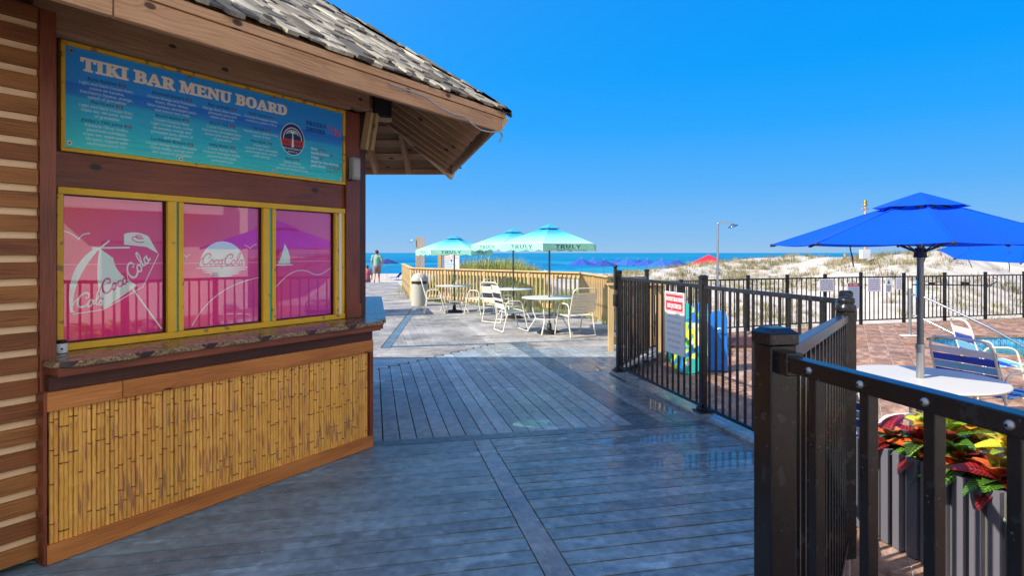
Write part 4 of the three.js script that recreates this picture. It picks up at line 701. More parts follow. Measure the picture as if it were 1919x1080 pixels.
  notice(1636, 0.4, 0.33, 1.13, 'wide mauve notice on the far pool fence beside the tall one', (c, w, h) => { c.fillStyle = '#d3cfdc'; c.fillRect(0, 0, w, h); lines(c, w, h, 6, '#75708a'); });
  notice(1663, 0.2, 0.36, 1.13, 'narrow pale notice with a green emblem on the far pool fence', (c, w, h) => { c.fillStyle = '#e0e2e6'; c.fillRect(0, 0, w, h); c.fillStyle = '#3d5a58'; c.beginPath(); c.moveTo(w * 0.5, h * 0.1); c.lineTo(w * 0.75, h * 0.4); c.lineTo(w * 0.25, h * 0.4); c.fill(); lines(c, w, h, 7, '#7c8088', 0.5); });
  notice(1682, 0.18, 0.3, 1.13, 'smallest pale notice on the far pool fence', (c, w, h) => { c.fillStyle = '#dcdce6'; c.fillRect(0, 0, w, h); lines(c, w, h, 6, '#8a88a0'); });
  const hookP = ground(1770, 608, PY), lh = thing('life_hook', 'long rescue pole hung level on the far pool fence', 'rescue pole', W(11.1, 15.72, PY + 0.96));
  mesh('pole', rod(W(-1.15, -0.34, 0).sub(V(0, 0, 0)), W(1.3, 0.36, -0.06), 0.016), M.blackPaint, lh); mesh('hook', tube([W(1.3, 0.36, -0.06), W(1.5, 0.42, 0.02), W(1.55, 0.43, 0.1), W(1.42, 0.4, 0.14)], 0.013, 16, 6), M.blackPaint, lh); mesh('hanger', block(-0.6, -0.56, -0.03, 0.05, -0.05, 0.12), M.blackPaint, lh); mesh('hanger', block(0.6, 0.64, -0.04, 0.04, -0.2, 0.0), M.blackPaint, lh);
  const rb = thing('rescue_float', 'slim blue rescue float hanging on the far pool fence', 'float', W(10.15, 15.5, PY + 0.62)); mesh('float_body', new THREE.CapsuleGeometry(0.06, 0.34, 6, 12).scale(1, 1, 0.5).translate(0, 0.22, 0), std({ color: 0x2f86b8, roughness: 0.5 }), rb); mesh('strap', tube([V(0, 0.44, 0), V(0.02, 0.5, 0), V(0, 0.54, 0.02)], 0.008, 8, 5), M.black, rb);
}

// ---------------------------------------------------------------- yellow wooden railings round the back deck
function railing(g, A, B, { h = 1.1, posts = 3, endPost = true, spacing = 0.15 } = {}) {   // local points at deck level
  const d = B.clone().sub(A), L = d.length(); d.normalize(); const at = (t, y) => A.clone().addScaledVector(d, t).setY(y);
  mesh('rail_cap', bar(at(-0.06, h - 0.018), at(L + 0.06, h - 0.018), 0.036, 0.16, 0.004), M.pine, g);
  mesh('upper_board', bar(at(0, h - 0.115), at(L, h - 0.115), 0.15, 0.036, 0.003), M.pine, g);
  mesh('lower_board', bar(at(0, 0.16), at(L, 0.16), 0.13, 0.036, 0.003), M.pine, g);
  const ang = Math.atan2(-d.z, d.x), n = Math.round(L / spacing);
  for (let i = 0; i <= posts; i++) { if (i === posts && !endPost) break; const t = L * i / posts, m = mesh('post', postGeo, M.pine, g); m.position.copy(at(t, 0)); m.rotation.y = ang; }
  for (let i = 1; i < n; i++) { const m = mesh('baluster', balGeo, M.pine, g); m.position.copy(at(L * i / n, 0)); m.rotation.y = ang; m.translateZ(0.03); }
}
const postGeo = block(-0.046, 0.046, -0.3, 1.06, -0.046, 0.046, 0.004, 'y'), balGeo = block(-0.019, 0.019, 0.1, 1.02, -0.012, 0.026, 0.002, 'y');
{
  const K0 = W(-5.1, 29), K1 = W(-3.4, 21), K2 = W(1.78, 16.1), K3 = W(2.5, 10.35), K4 = W(1.62, 10.15), K5 = W(2.42, 10.1);
  const make = (label, A, B, o) => { const g = thing('wooden_railing', label, 'railing', A, 0, 'wooden railings round the back deck'); railing(g, V(0, 0, 0), B.clone().sub(A), o); return g; };
  make('wooden railing along the path down to the beach, left of the grey bin', K0, K1, { posts: 4, endPost: false });
  make('long wooden railing behind the table umbrellas, shaded by their canopies', K1, K2, { posts: 4, endPost: false });
  make('wooden railing running from the corner post towards the pool gate', K2, K3, { posts: 4 });
  make('short wooden end railing beside the black gate post', K4, K5, { posts: 1, spacing: 0.16 });
}

// ---------------------------------------------------------------- parasols
function canopyGeo(n, R, yEdge, yTop, sag, turn, r0 = 0, uvPrint = false) {   // cloth panels stretched between n ribs, from radius r0 to R
  const P = [], U = [], I = [], rows = 7, cols = 6; let base = 0;
  for (let k = 0; k < n; k++) {
    const a0 = turn + k / n * Math.PI * 2, a1 = turn + (k + 1) / n * Math.PI * 2;
    for (let j = 0; j <= rows; j++) for (let i = 0; i <= cols; i++) {
      const t = mix(r0 / R, 1, j / rows), s = i / cols, x = mix(Math.cos(a0), Math.cos(a1), s) * R * t, z = mix(Math.sin(a0), Math.sin(a1), s) * R * t;
      const hang = 4 * s * (1 - s), y = yTop + (yEdge - yTop) * (t * 0.9 + t * t * 0.1) - sag * hang * t * (1.2 - t);
      P.push(x * (1 - 0.03 * hang * t), y, z * (1 - 0.03 * hang * t)); U.push((k + s) / n, 1 - t);
    }
    for (let j = 0; j < rows; j++) for (let i = 0; i < cols; i++) { const a = base + j * (cols + 1) + i, b = a + cols + 1; I.push(a, a + 1, b, a + 1, b + 1, b); }
    base = P.length / 3;
  }
  const g = new THREE.BufferGeometry(); g.setAttribute('position', new THREE.BufferAttribute(new Float32Array(P), 3)); g.setAttribute('uv', new THREE.BufferAttribute(new Float32Array(U), 2)); g.setIndex(I); g.computeVertexNormals(); return g;
}
const clothBump = tex(256, 256, (x, y) => fbm(x * 60, y * 60, 211, 60, 60, 2) * 0.5 + fbm(x * 5, y * 5, 213, 5, 5) * 0.5);
M.blueCloth = phy({ color: 0x0a4fe0, roughness: 0.75, transmission: 0.22, thickness: 0, side: THREE.DoubleSide, bumpMap: clothBump, bumpScale: 0.004, specularIntensity: 0.12 });
M.blueCloth.color.setRGB(0.002, 0.08, 0.72);
function blueParasol(label, pos, turn, o = {}) {
  const g = thing('blue_parasol', label, 'parasol', pos, 0, 'blue parasols by the pool'), n = 8, R = 1.13, yE = 1.82 + (o.lift ?? 0), yT = 2.2 + (o.lift ?? 0), head = new THREE.Group(); head.name = 'canopy_head'; g.add(head);
  const ph = (k) => turn + k / n * Math.PI * 2;
  mesh('canopy', canopyGeo(n, R, yE, yT, 0.07, turn, 0.28), M.blueCloth, head);
  mesh('vent', canopyGeo(n, 0.35, yT - 0.075, yT + 0.05, 0.02, turn), M.blueCloth, head);
  for (let k = 0; k < n; k++) { const c = Math.cos(ph(k)), s = Math.sin(ph(k)); mesh('rib', rod(V(0.03 * c, yT - 0.02, 0.03 * s), V((R - 0.01) * c, yE - 0.012, (R - 0.01) * s), 0.008), M.strapNavy, head); mesh('seam', bar(V(0.3 * c, mix(yT, yE, 0.245) + 0.004, 0.3 * s), V((R - 0.004) * c, yE + 0.004, (R - 0.004) * s), 0.003, 0.016), M.blueCloth, head); mesh('rib_tip', new THREE.SphereGeometry(0.014, 8, 6).translate(R * c, yE - 0.004, R * s), M.strapNavy, head); mesh('strut', rod(V(0.04 * c, yE - 0.06, 0.04 * s), V(0.55 * c, mix(yT, yE, 0.49) - 0.02, 0.55 * s), 0.006), M.strapNavy, head); }
  mesh('hub', new THREE.CylinderGeometry(0.04, 0.05, 0.08, 14).translate(0, yE - 0.07, 0), M.strapNavy, head);
  for (const k of [3, 4]) { const c = Math.cos(ph(k) + 0.2), s = Math.sin(ph(k) + 0.2); mesh('tie_strap', tube([V(0.8 * c, yE + 0.1, 0.8 * s), V(0.82 * c, yE - 0.02, 0.82 * s), V(0.8 * c + 0.01, yE - 0.12, 0.8 * s), V(0.74 * c - 0.03, yE - 0.2, 0.74 * s)], 0.006, 14, 5), M.strapNavy, head); }
  mesh('upper_pole', rod(V(0, 0.9, 0), V(0, yT, 0), 0.025, 0.025, 16), std({ color: 0x6e7378, metalness: 0.85, roughness: 0.4 }), g);
  mesh('lower_pole', rod(V(0, 0.02, 0), V(0, 0.98, 0), 0.03, 0.03, 16), M.pole, g);
  mesh('collar', new THREE.CylinderGeometry(0.036, 0.036, 0.04, 16).translate(0, 0.98, 0), M.pole, g);
  mesh('base', new THREE.LatheGeometry([[0, 0], [0.26, 0], [0.27, 0.02], [0.24, 0.05], [0.06, 0.08], [0.045, 0.16], [0.032, 0.16]].map((p) => new THREE.Vector2(...p)), 28), M.grey, g);
  if (o.tilt) { head.position.set(0, yE - 0.1, 0); head.children.forEach((m) => { m.geometry = m.geometry.clone().translate(0, -(yE - 0.1), 0); }); head.quaternion.setFromAxisAngle(V(0, 1, 0).cross(o.tilt).normalize(), o.lean); }
  return g;
}
const turnOf = (deg) => { const a = deg * Math.PI / 180; const v = W(Math.cos(a), Math.sin(a)); return Math.atan2(v.z, v.x); };   // an angle in the (right, depth) plane as one about the world's y axis
blueParasol('open bright blue parasol standing through the white pool table', W(3.36, 5.1, PY), turnOf(-114));
blueParasol('tilted bright blue parasol behind the open one, near the dune', W(7.75, 9.3, PY), 0.2, { lift: -0.02, tilt: W(-0.7, -0.7, 0), lean: 0.17 });

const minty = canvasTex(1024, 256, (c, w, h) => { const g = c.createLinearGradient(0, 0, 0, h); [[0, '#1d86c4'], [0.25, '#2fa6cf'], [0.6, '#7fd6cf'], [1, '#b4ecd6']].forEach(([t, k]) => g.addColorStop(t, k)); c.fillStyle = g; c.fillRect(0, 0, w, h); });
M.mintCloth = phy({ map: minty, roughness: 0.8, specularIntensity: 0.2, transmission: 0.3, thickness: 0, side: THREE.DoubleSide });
const valMap = canvasTex(512, 96, (c, w, h) => { c.fillStyle = '#9fdcc6'; c.fillRect(0, 0, w, h); c.fillStyle = '#3a6668'; c.textAlign = 'center'; c.font = 'bold 70px sans-serif'; c.save(); c.translate(w / 2, 0); c.scale(1.25, 1); c.fillText('TRULY', 0, 66); c.restore(); c.fillRect(w / 2 - 140, 78, 280, 6); });
M.mintValance = phy({ color: 0x9fdcc6, roughness: 0.8, transmission: 0.25, thickness: 0, side: THREE.DoubleSide });
M.mintPrint = phy({ map: valMap, roughness: 0.8, transmission: 0.2, thickness: 0, side: THREE.DoubleSide });
function mintParasol(label, pos, turn, yT) {
  const g = thing('mint_parasol', label, 'parasol', pos, 0, 'blue-green table parasols'), n = 6, R = 1.04, yE = yT - 0.36;
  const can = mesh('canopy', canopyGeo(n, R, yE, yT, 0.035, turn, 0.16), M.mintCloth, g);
  mesh('vent', canopyGeo(n, 0.24, yT - 0.045, yT + 0.045, 0.008, turn), std({ color: 0x2a93c8, roughness: 0.8, side: THREE.DoubleSide }), g);
  for (let k = 0; k < n; k++) {
    const a = turn + k / n * Math.PI * 2, b = turn + (k + 1) / n * Math.PI * 2, c = Math.cos(a), s = Math.sin(a), p = V(R * c, yE, R * s), q = V(R * Math.cos(b), yE, R * Math.sin(b));
    const G = new THREE.PlaneGeometry(1, 1, 10, 1), at = G.attributes.position; for (let i = 0; i < at.count; i++) { const t = at.getX(i) + 0.5, low = at.getY(i) < 0, hang = 4 * t * (1 - t), e = p.clone().lerp(q, t); e.x *= 1 - 0.03 * hang; e.z *= 1 - 0.03 * hang; e.y -= low ? 0.13 + 0.02 * Math.sin(t * 19 + k) : -0.004; if (low) { e.x *= 0.99 + 0.012 * Math.sin(t * 14 + k * 2); e.z *= 0.99 + 0.012 * Math.sin(t * 14 + k * 2); } at.setXYZ(i, e.x, e.y, e.z); } G.computeVertexNormals();
    const uv = G.attributes.uv; for (let i = 0; i < uv.count; i++) uv.setX(i, 1 - uv.getX(i));
    mesh('valance', G, M.mintPrint, g);
    mesh('rib', rod(V(0.03 * c, yT - 0.03, 0.03 * s), V((R - 0.01) * c, yE - 0.012, (R - 0.01) * s), 0.008), M.grey, g);
  }
  mesh('pole', rod(V(0, 0, 0), V(0, yT, 0), 0.02, 0.02, 12), std({ color: 0x5a5f63, metalness: 0.6, roughness: 0.45 }), g);
  mesh('base', new THREE.LatheGeometry([[0, 0], [0.24, 0], [0.25, 0.02], [0.2, 0.05], [0.05, 0.07], [0.04, 0.2], [0.021, 0.2]].map((p) => new THREE.Vector2(...p)), 24), M.black, g);
}
const T1 = W(-1.555, 16.7), T2 = W(0.03, 15.2), T3 = W(0.742, 12.3);
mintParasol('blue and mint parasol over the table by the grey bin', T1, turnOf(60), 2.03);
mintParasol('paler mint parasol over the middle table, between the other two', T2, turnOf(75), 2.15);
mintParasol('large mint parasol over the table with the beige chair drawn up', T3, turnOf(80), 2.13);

// ---------------------------------------------------------------- tables and chairs
function roundTable(label, pos, R, h, legs, group) {
  const g = thing('round_table', label, 'table', pos, 0, group);
  const ring = new THREE.LatheGeometry([[0.032, h - 0.025], [R - 0.03, h - 0.025], [R - 0.006, h - 0.02], [R, h - 0.01], [R - 0.004, h - 0.001], [R - 0.016, h], [0.032, h]].map((p) => new THREE.Vector2(...p)), 48); mesh('table_top', ring, M.tableTop, g);
  for (let k = 0; k < 4; k++) { const a = k * Math.PI / 2 + 0.6, c = Math.cos(a), s = Math.sin(a), r0 = R * 0.62; mesh('leg', tube([V(r0 * c, h - 0.03, r0 * s), V(r0 * 1.0 * c, h * 0.6, r0 * s), V(r0 * 0.85 * c, h * 0.4, r0 * 0.85 * s), V(R * 0.86 * c, 0.01, R * 0.86 * s)], 0.014, 16, 8), M.chairFrame, g); }
  mesh('stretcher', new THREE.TorusGeometry(R * 0.52, 0.01, 8, 32).rotateX(Math.PI / 2).translate(0, h * 0.42, 0), M.chairFrame, g);
  return g;
}
roundTable('white round table under the parasol by the grey bin', T1, 0.5, 0.72, 0, 'round tables on the back deck');
roundTable('white round table under the middle parasol', T2, 0.5, 0.72, 0, 'round tables on the back deck');
roundTable('white round table under the parasol nearest the pool gate', T3, 0.55, 0.72, 0, 'round tables on the back deck');
roundTable('white round pool table with the bright blue parasol through it', W(3.36, 5.1, PY), 0.6, 0.72, 0);
function strapChair(name, label, pos, turn, colours, seatColours, group) {   // faces +x; tube frame, straps wound across seat and back
  const g = thing(name, label, 'chair', pos, turn, group), w = 0.27, fr = M.chairFrame;
  for (const s of [-1, 1]) {
    mesh('side_frame', tube([V(0.27, 0.02, s * (w + 0.02)), V(0.2, 0.3, s * (w + 0.02)), V(0.13, 0.58, s * (w + 0.02)), V(0.06, 0.63, s * (w + 0.02)), V(-0.14, 0.63, s * (w + 0.02)), V(-0.2, 0.58, s * (w + 0.015)), V(-0.21, 0.45, s * (w + 0.01)), V(-0.2, 0.3, s * (w + 0.01)), V(-0.27, 0.02, s * (w + 0.01))], 0.0125, 48, 8), fr, g);
    mesh('seat_rail', rod(V(0.24, 0.42, s * w), V(-0.22, 0.39, s * w), 0.0115), fr, g);
  }
  mesh('back_frame', tube([V(-0.2, 0.38, -w), V(-0.28, 0.66, -w), V(-0.335, 0.86, -w + 0.01), V(-0.36, 0.925, -w + 0.07), V(-0.362, 0.93, 0), V(-0.36, 0.925, w - 0.07), V(-0.335, 0.86, w - 0.01), V(-0.28, 0.66, w), V(-0.2, 0.38, w)], 0.0125, 60, 8), fr, g);
  for (const x of [0.268, -0.268]) mesh('foot_bar', rod(V(x, 0.02, -w - 0.02), V(x, 0.02, w + 0.02), 0.012), fr, g);
  mesh('front_bar', rod(V(0.24, 0.42, -w), V(0.24, 0.42, w), 0.0115), fr, g);
  const nb = colours.length; colours.forEach((c, i) => { const t = mix(0.1, 0.93, (i + 0.5) / nb), y = mix(0.42, 0.87, t), x = -0.2 - (y - 0.38) * 0.28; mesh('back_strap', box(0.008, 0.4 / nb * 0.86, w * 2 + 0.03, 0.003).rotateZ(0.28).translate(x, y, 0), c, g); });
  const ns = seatColours.length; seatColours.forEach((c, i) => { const x = mix(-0.18, 0.22, (i + 0.5) / ns); mesh('seat_strap', box(0.42 / ns * 0.86, 0.008, w * 2 + 0.03, 0.003).translate(x, mix(0.398, 0.427, (i + 0.5) / ns), 0), c, g); });
  return g;
}
const B = M.strapBeige, Nv = M.strapNavy, Bl = M.strapBlue, Sk = M.strapSky, Wh = M.strapWhite, seatB = [B, B, B, B, B, B, B];
const face = (deg) => { const v = W(Math.sin(deg * Math.PI / 180), Math.cos(deg * Math.PI / 180)); return Math.atan2(-v.z, v.x); };   // turn for a thing whose front is +x, to face this bearing from the view's forward
const onDeck = 'strap chairs round the back tables';
strapChair('strap_chair', 'white strap chair with a blue top band, next to the grey bin', W(-2.05, 16.35), face(80), [B, B, B, B, Bl, Sk, Nv], seatB, onDeck);
strapChair('strap_chair', 'white strap chair with black back bands behind the table by the bin', W(-0.85, 16.15), face(-55), [B, B, B, Nv, Nv, Nv, B], seatB, onDeck);
strapChair('strap_chair', 'white strap chair with black back bands, drawn to the middle table', W(-0.3, 14.3), face(40), [B, B, Nv, Nv, B, B, B], seatB, onDeck);
strapChair('strap_chair', 'white armchair with slim black back bands, turned towards the large mint parasol', W(-0.02, 12.65), face(70), [B, B, Nv, B, Nv, Nv, B], seatB, onDeck);
strapChair('strap_chair', 'all-beige strap chair with its back to the pool gate', W(1.22, 11.95), face(-28), [B, B, B, B, B, B, B], seatB, onDeck);
const byPool = 'striped chairs by the pool';
const pc1 = strapChair('pool_chair', 'blue and grey striped chair in the shade of the blue parasol', W(4.62, 6.05, PY), face(70), [Wh, Bl, Sk, Bl, Wh], [Bl, Sk, Bl, Sk, Bl], byPool); pc1.scale.set(1.05, 1, 1.12);
strapChair('pool_chair', 'sunlit blue striped chair at the edge of the pool water', W(5.85, 7.55, PY), face(105), [Bl, Sk, Bl, Wh], [Bl, Sk, Bl, Sk], byPool);
strapChair('pool_chair', 'blue and white striped chair behind the planter, by the fence', W(2.62, 4.55, PY), face(75), [Wh, Bl, Sk, Bl, Wh, Wh], [Wh, Bl, Wh, Bl, Wh], byPool);

// ---------------------------------------------------------------- bin, floats, shower, handrail
{
  const b = thing('litter_bin', 'grey domed litter bin at the corner of the wooden railing', 'bin', W(-2.8, 18.75)), skin = std({ color: 0xa9a596, roughness: 0.6 });
  mesh('barrel', new THREE.CylinderGeometry(0.245, 0.245, 0.66, 40).translate(0, 0.33, 0), skin, b);
  mesh('opening_band', new THREE.CylinderGeometry(0.235, 0.235, 0.09, 40).translate(0, 0.705, 0), M.black, b);
  mesh('dome_lid', new THREE.LatheGeometry([[0.25, 0.745], [0.25, 0.78], [0.235, 0.85], [0.19, 0.93], [0.11, 0.98], [0, 0.995]].map((p) => new THREE.Vector2(...p)), 40), skin, b);
  mesh('push_flap', block(-0.1, 0.1, 0.665, 0.745, 0.225, 0.25, 0.006), M.black, b);
  // swim boards leaning behind the fence
  const swirl = canvasTex(256, 512, (c, w, h) => { c.fillStyle = '#2aa6a0'; c.fillRect(0, 0, w, h); const cols = ['#b7d83a', '#1f78c0', '#e8e2c8', '#5fc24a', '#f0d85a', '#2ab0c8']; for (let i = 0; i < 26; i++) { c.strokeStyle = cols[i % 6]; c.lineWidth = 12 + 26 * hash(i, 1, 31); c.beginPath(); c.moveTo(w * hash(i, 2, 31), h * hash(i, 3, 31)); c.bezierCurveTo(w * hash(i, 4, 31), h * hash(i, 5, 31), w * hash(i, 6, 31), h * hash(i, 7, 31), w * hash(i, 8, 31), h * hash(i, 9, 31)); c.stroke(); } });
  const sh = new THREE.Shape(); sh.moveTo(-0.26, 0.26); sh.absarc(0, 0.26, 0.27, Math.PI, 2 * Math.PI, false); sh.bezierCurveTo(0.27, 0.5, 0.2, 0.92, -0.02, 0.98); sh.bezierCurveTo(-0.22, 0.98, -0.28, 0.6, -0.27, 0.26);
  const bg = new THREE.ExtrudeGeometry(sh, { depth: 0.05, bevelEnabled: true, bevelSize: 0.02, bevelThickness: 0.02, bevelSegments: 3, curveSegments: 20 }), uv = bg.attributes.uv, pp = bg.attributes.position; for (let i = 0; i < uv.count; i++) uv.setXY(i, pp.getX(i) / 0.56 + 0.5, pp.getY(i));
  const s1 = thing('swim_float', 'green, yellow and blue patterned swim float stood up behind the fence', 'float', W(2.55, 9.05, PY + 0.022), -TH - 0.12, 'swim floats behind the fence'); const body = mesh('float_body', bg, std({ map: swirl, roughness: 0.35 }), s1); body.rotation.x = -0.1; body.position.z = 0.1;
  const blue = std({ color: 0x0c6fc9, roughness: 0.35 }), fl = (w, h) => { const s = new THREE.Shape(); s.moveTo(-w / 2, 0); s.lineTo(w / 2, 0); s.lineTo(w / 2, h * 0.85); s.quadraticCurveTo(w / 2, h, 0, h); s.quadraticCurveTo(-w / 2, h, -w / 2, h * 0.85); return new THREE.ExtrudeGeometry(s, { depth: 0.1, bevelEnabled: true, bevelSize: 0.015, bevelThickness: 0.02, bevelSegments: 3 }); };
  const s2 = thing('swim_float', 'tall plain blue swim float behind the wristband sign', 'float', W(2.84, 9.25, PY + 0.016), -TH - 0.1, 'swim floats behind the fence'); mesh('float_body', fl(0.2, 0.98), blue, s2).rotation.x = -0.06; mesh('float_rim', fl(0.12, 0.86).scale(1, 1, 0.3).translate(0, 0.06, 0.122), std({ color: 0x2c9be6, roughness: 0.35 }), s2).rotation.x = -0.06;
  const s3 = thing('swim_float', 'shorter plain blue swim float beside the fence post', 'float', W(3.06, 9.2, PY + 0.016), -TH - 0.2, 'swim floats behind the fence'); mesh('float_body', fl(0.22, 0.86), blue, s3).rotation.x = -0.06; mesh('handle', tube([V(-0.05, 0.6, 0.13), V(0, 0.63, 0.16), V(0.05, 0.6, 0.13)], 0.01, 10, 6), M.white, s3);
  // shower with a round rose
  const sp = W(4.28, 12.9, PY), sw = thing('outdoor_shower', 'steel outdoor shower with a round rose in front of the dune', 'shower', sp, -TH);
  mesh('riser', rod(V(0, 0, 0), V(0, 2.36, 0), 0.028, 0.022, 14), M.pole, sw); mesh('arm', tube([V(0, 2.3, 0), V(0.015, 2.365, 0), V(0.08, 2.37, 0), V(0.27, 2.37, 0), V(0.31, 2.345, 0)], 0.014, 20, 8), M.steel, sw);
  const rose = mesh('rose', new THREE.LatheGeometry([[0, 0.06], [0.025, 0.055], [0.04, 0.03], [0.1, 0.012], [0.104, 0], [0, -0.004]].map((p) => new THREE.Vector2(...p)), 24), M.steel, sw); rose.position.set(0.32, 2.3, 0); rose.rotation.z = 0.3; const nz = mesh('nozzle_plate', new THREE.CylinderGeometry(0.096, 0.096, 0.008, 24).translate(0, -0.006, 0), M.black, rose);
  mesh('valve', [new THREE.CylinderGeometry(0.04, 0.04, 0.06, 14).rotateX(Math.PI / 2).translate(0, 0.95, 0.04), rod(V(-0.05, 0.95, 0.07), V(0.05, 0.95, 0.07), 0.008)], M.steel, sw);
  const pf = thing('shower_platform', 'low dark slatted shower platform on the pavers', 'platform', W(4.1, 11.9, PY + 0.004), -TH); for (let i = 0; i < 9; i++) mesh('slat', block(-0.75, 0.75, 0.03, 0.055, -0.55 + i * 0.125, -0.55 + i * 0.125 + 0.095, 0.003), M.darkwood, pf); for (const x of [-0.6, 0, 0.6]) mesh('bearer', block(x - 0.03, x + 0.03, 0, 0.03, -0.55, 0.55), M.darkwood, pf);
  // pool handrail: a post and two sloping bars going down into the water
  const hp = W(8.35, 13.0, PY), h = thing('pool_handrail', 'polished steel handrail sloping into the pool', 'handrail', hp, -TH), q = (r, d, y) => V(r, y, -d);
  mesh('post', rod(q(0, 0, 0), q(0, 0, 1.0), 0.028, 0.028, 12), M.pole, h); mesh('upper_bar', tube([q(0, 0, 0.86), q(0.15, -0.1, 0.86), q(0.85, -1.0, 0.32), q(1.3, -1.6, -0.12), q(1.35, -1.66, -0.25)], 0.022, 40, 8), M.steel, h); mesh('lower_bar', tube([q(0, 0, 0.42), q(0.12, -0.08, 0.42), q(0.5, -0.75, 0.08), q(0.72, -1.05, -0.14), q(0.76, -1.1, -0.28)], 0.02, 40, 8), M.steel, h); mesh('foot_plate', block(-0.16, 0.16, 0, 0.02, -0.1, 0.1), M.white, h);
}

// ---------------------------------------------------------------- planter and crotons
{
  const u0 = 3.0, u1 = 3.5, v0 = 1.35, v1 = 3.385, H = 0.57, P = thing('planter_box', 'grey planter box with upright slats, filled with crotons', 'planter', V(u0, PY, -v1));
  const grey = std({ color: 0x5c5a61, roughness: 0.7, bumpMap: tex(256, 256, (x, y) => fbm(x * 20, y * 90, 221, 20, 90, 2)), bumpScale: 0.0008 }), back = std({ color: 0x55544f, roughness: 0.8 }), L = v1 - v0, D = u1 - u0;
  mesh('liner', [block(0.028, 0.05, 0.01, H - 0.03, 0.02, L - 0.02), block(D - 0.05, D - 0.028, 0.01, H - 0.03, 0.02, L - 0.02), block(0.05, D - 0.05, 0.01, H - 0.03, 0.02, 0.045), block(0.05, D - 0.05, 0.01, H - 0.03, L - 0.045, L - 0.02)], back, P);
  for (let z = 0; z < L - 0.05; z += 0.097) { mesh('slat', block(0, 0.027, 0.005, H, z, z + 0.064, 0.003, 'y'), grey, P); mesh('slat', block(D - 0.027, D, 0.005, H, z, z + 0.064, 0.003, 'y'), grey, P); }
  for (let x = 0.05; x < D - 0.08; x += 0.097) mesh('slat', block(x, x + 0.064, 0.005, H, -0.001, 0.02, 0.003, 'y'), grey, P);
  mesh('rim', [block(0.028, 0.055, H - 0.03, H - 0.004, 0.02, L - 0.02), block(D - 0.055, D - 0.028, H - 0.03, H - 0.004, 0.02, L - 0.02)], grey, P);
  mesh('soil', block(0.05, D - 0.05, H - 0.12, H - 0.06, 0.045, L - 0.045), std({ color: 0x2b1e15, roughness: 1, bumpMap: tex(256, 256, (x, y) => fbm(x * 30, y * 30, 223, 30, 30)), bumpScale: 0.02 }), P);
  const leafMap = (base, vein, edge, sd) => canvasTex(128, 256, (c, w, h) => { c.fillStyle = base; c.fillRect(0, 0, w, h); for (let i = 0; i < 60; i++) { c.fillStyle = edge; c.globalAlpha = 0.35; const s = 3 + 14 * hash(i, 1, sd); c.beginPath(); c.ellipse(w * hash(i, 2, sd), h * hash(i, 3, sd), s, s * 1.6, hash(i, 4, sd) * 3, 0, 7); c.fill(); } c.globalAlpha = 1; c.strokeStyle = vein; c.lineWidth = 7; c.beginPath(); c.moveTo(w / 2, 0); c.lineTo(w / 2, h); c.stroke(); c.lineWidth = 3.5; for (let i = 0; i < 11; i++) { const y = h * (0.08 + i * 0.085); c.beginPath(); c.moveTo(w / 2, y + 22); c.quadraticCurveTo(w * 0.22, y + 8, 0, y - 14); c.moveTo(w / 2, y + 22); c.quadraticCurveTo(w * 0.78, y + 8, w, y - 14); c.stroke(); } });
  const leafMats = [leafMap('#5f9a1c', '#ece64a', '#3f7a18', 1), leafMap('#c9c022', '#f4ee6a', '#7fa01e', 2), leafMap('#7c1418', '#b8382c', '#3a0c10', 3), leafMap('#c4461c', '#f09040', '#e0702c', 4), leafMap('#2c5a1c', '#7fae30', '#1c4014', 5), leafMap('#e0a41c', '#f4d650', '#d06a20', 6)].map((m) => phy({ map: m, roughness: 0.38, transmission: 0.25, thickness: 0, side: THREE.DoubleSide }));
  const leaf = (len, wid, droop, fold) => { const g = new THREE.PlaneGeometry(1, 1, 4, 8), p = g.attributes.position; for (let i = 0; i < p.count; i++) { const t = p.getY(i) + 0.5, s = p.getX(i) * 2, w = wid * Math.pow(Math.sin(Math.PI * Math.pow(clamp(t * 0.97 + 0.015), 0.8)), 0.75) * (1 + 0.06 * Math.sin(t * 16)); p.setXYZ(i, s * w / 2, -droop * t * t * len + fold * Math.abs(s) * w, t * len * (1 - 0.15 * droop * t)); } g.computeVertexNormals(); return g; };
  const leaves = [leaf(0.17, 0.09, 0.35, 0.15), leaf(0.2, 0.115, 0.5, 0.12), leaf(0.14, 0.07, 0.2, 0.2), leaf(0.22, 0.12, 0.6, 0.1), leaf(0.15, 0.06, 0.7, 0.15)];
  const kinds = [['yellow-veined green croton', [0, 0, 1, 1, 5]], ['red and orange croton', [2, 3, 3, 2, 4, 0]], ['golden croton', [1, 5, 5, 1, 0]], ['dark red croton', [2, 2, 4, 3, 4]]];
  [[3.1, 3.22, 3, 0.08, 'low at the far end of the planter'], [3.33, 3.14, 2, 0.2, 'tall at the far end of the planter'], [3.13, 3.0, 1, 0.1, 'low beside the golden one'], [3.37, 2.9, 2, 0.22, 'tall against the back of the planter'], [3.25, 2.97, 0, 0.16, 'between the golden ones'], [3.13, 2.76, 3, 0.1, 'over the front slats'], [3.32, 2.66, 0, 0.24, 'tall in the middle of the planter'], [3.12, 2.55, 1, 0.08, 'low at the front slats'], [3.28, 2.44, 0, 0.24, 'large-leaved near the rail'], [3.14, 2.3, 2, 0.12, 'above the front slats'], [3.18, 2.88, 3, 0.13, 'behind the low red and orange one'], [3.2, 2.4, 1, 0.15, 'among the large green leaves'], [3.3, 2.1, 0, 0.24, 'at the near end of the planter']].forEach(([u, v, k, h, where]) => {
    const g = thing('croton_plant', kinds[k][0] + ' ' + where, 'plant', V(u, PY + H - 0.07, -v), 0, 'crotons in the planter');
    mesh('stem', rod(V(0, 0, 0), V(rr(-0.02, 0.02), h + 0.05, rr(-0.02, 0.02)), 0.009, 0.005, 6), std({ color: 0x6a4a2c, roughness: 0.9 }), g);
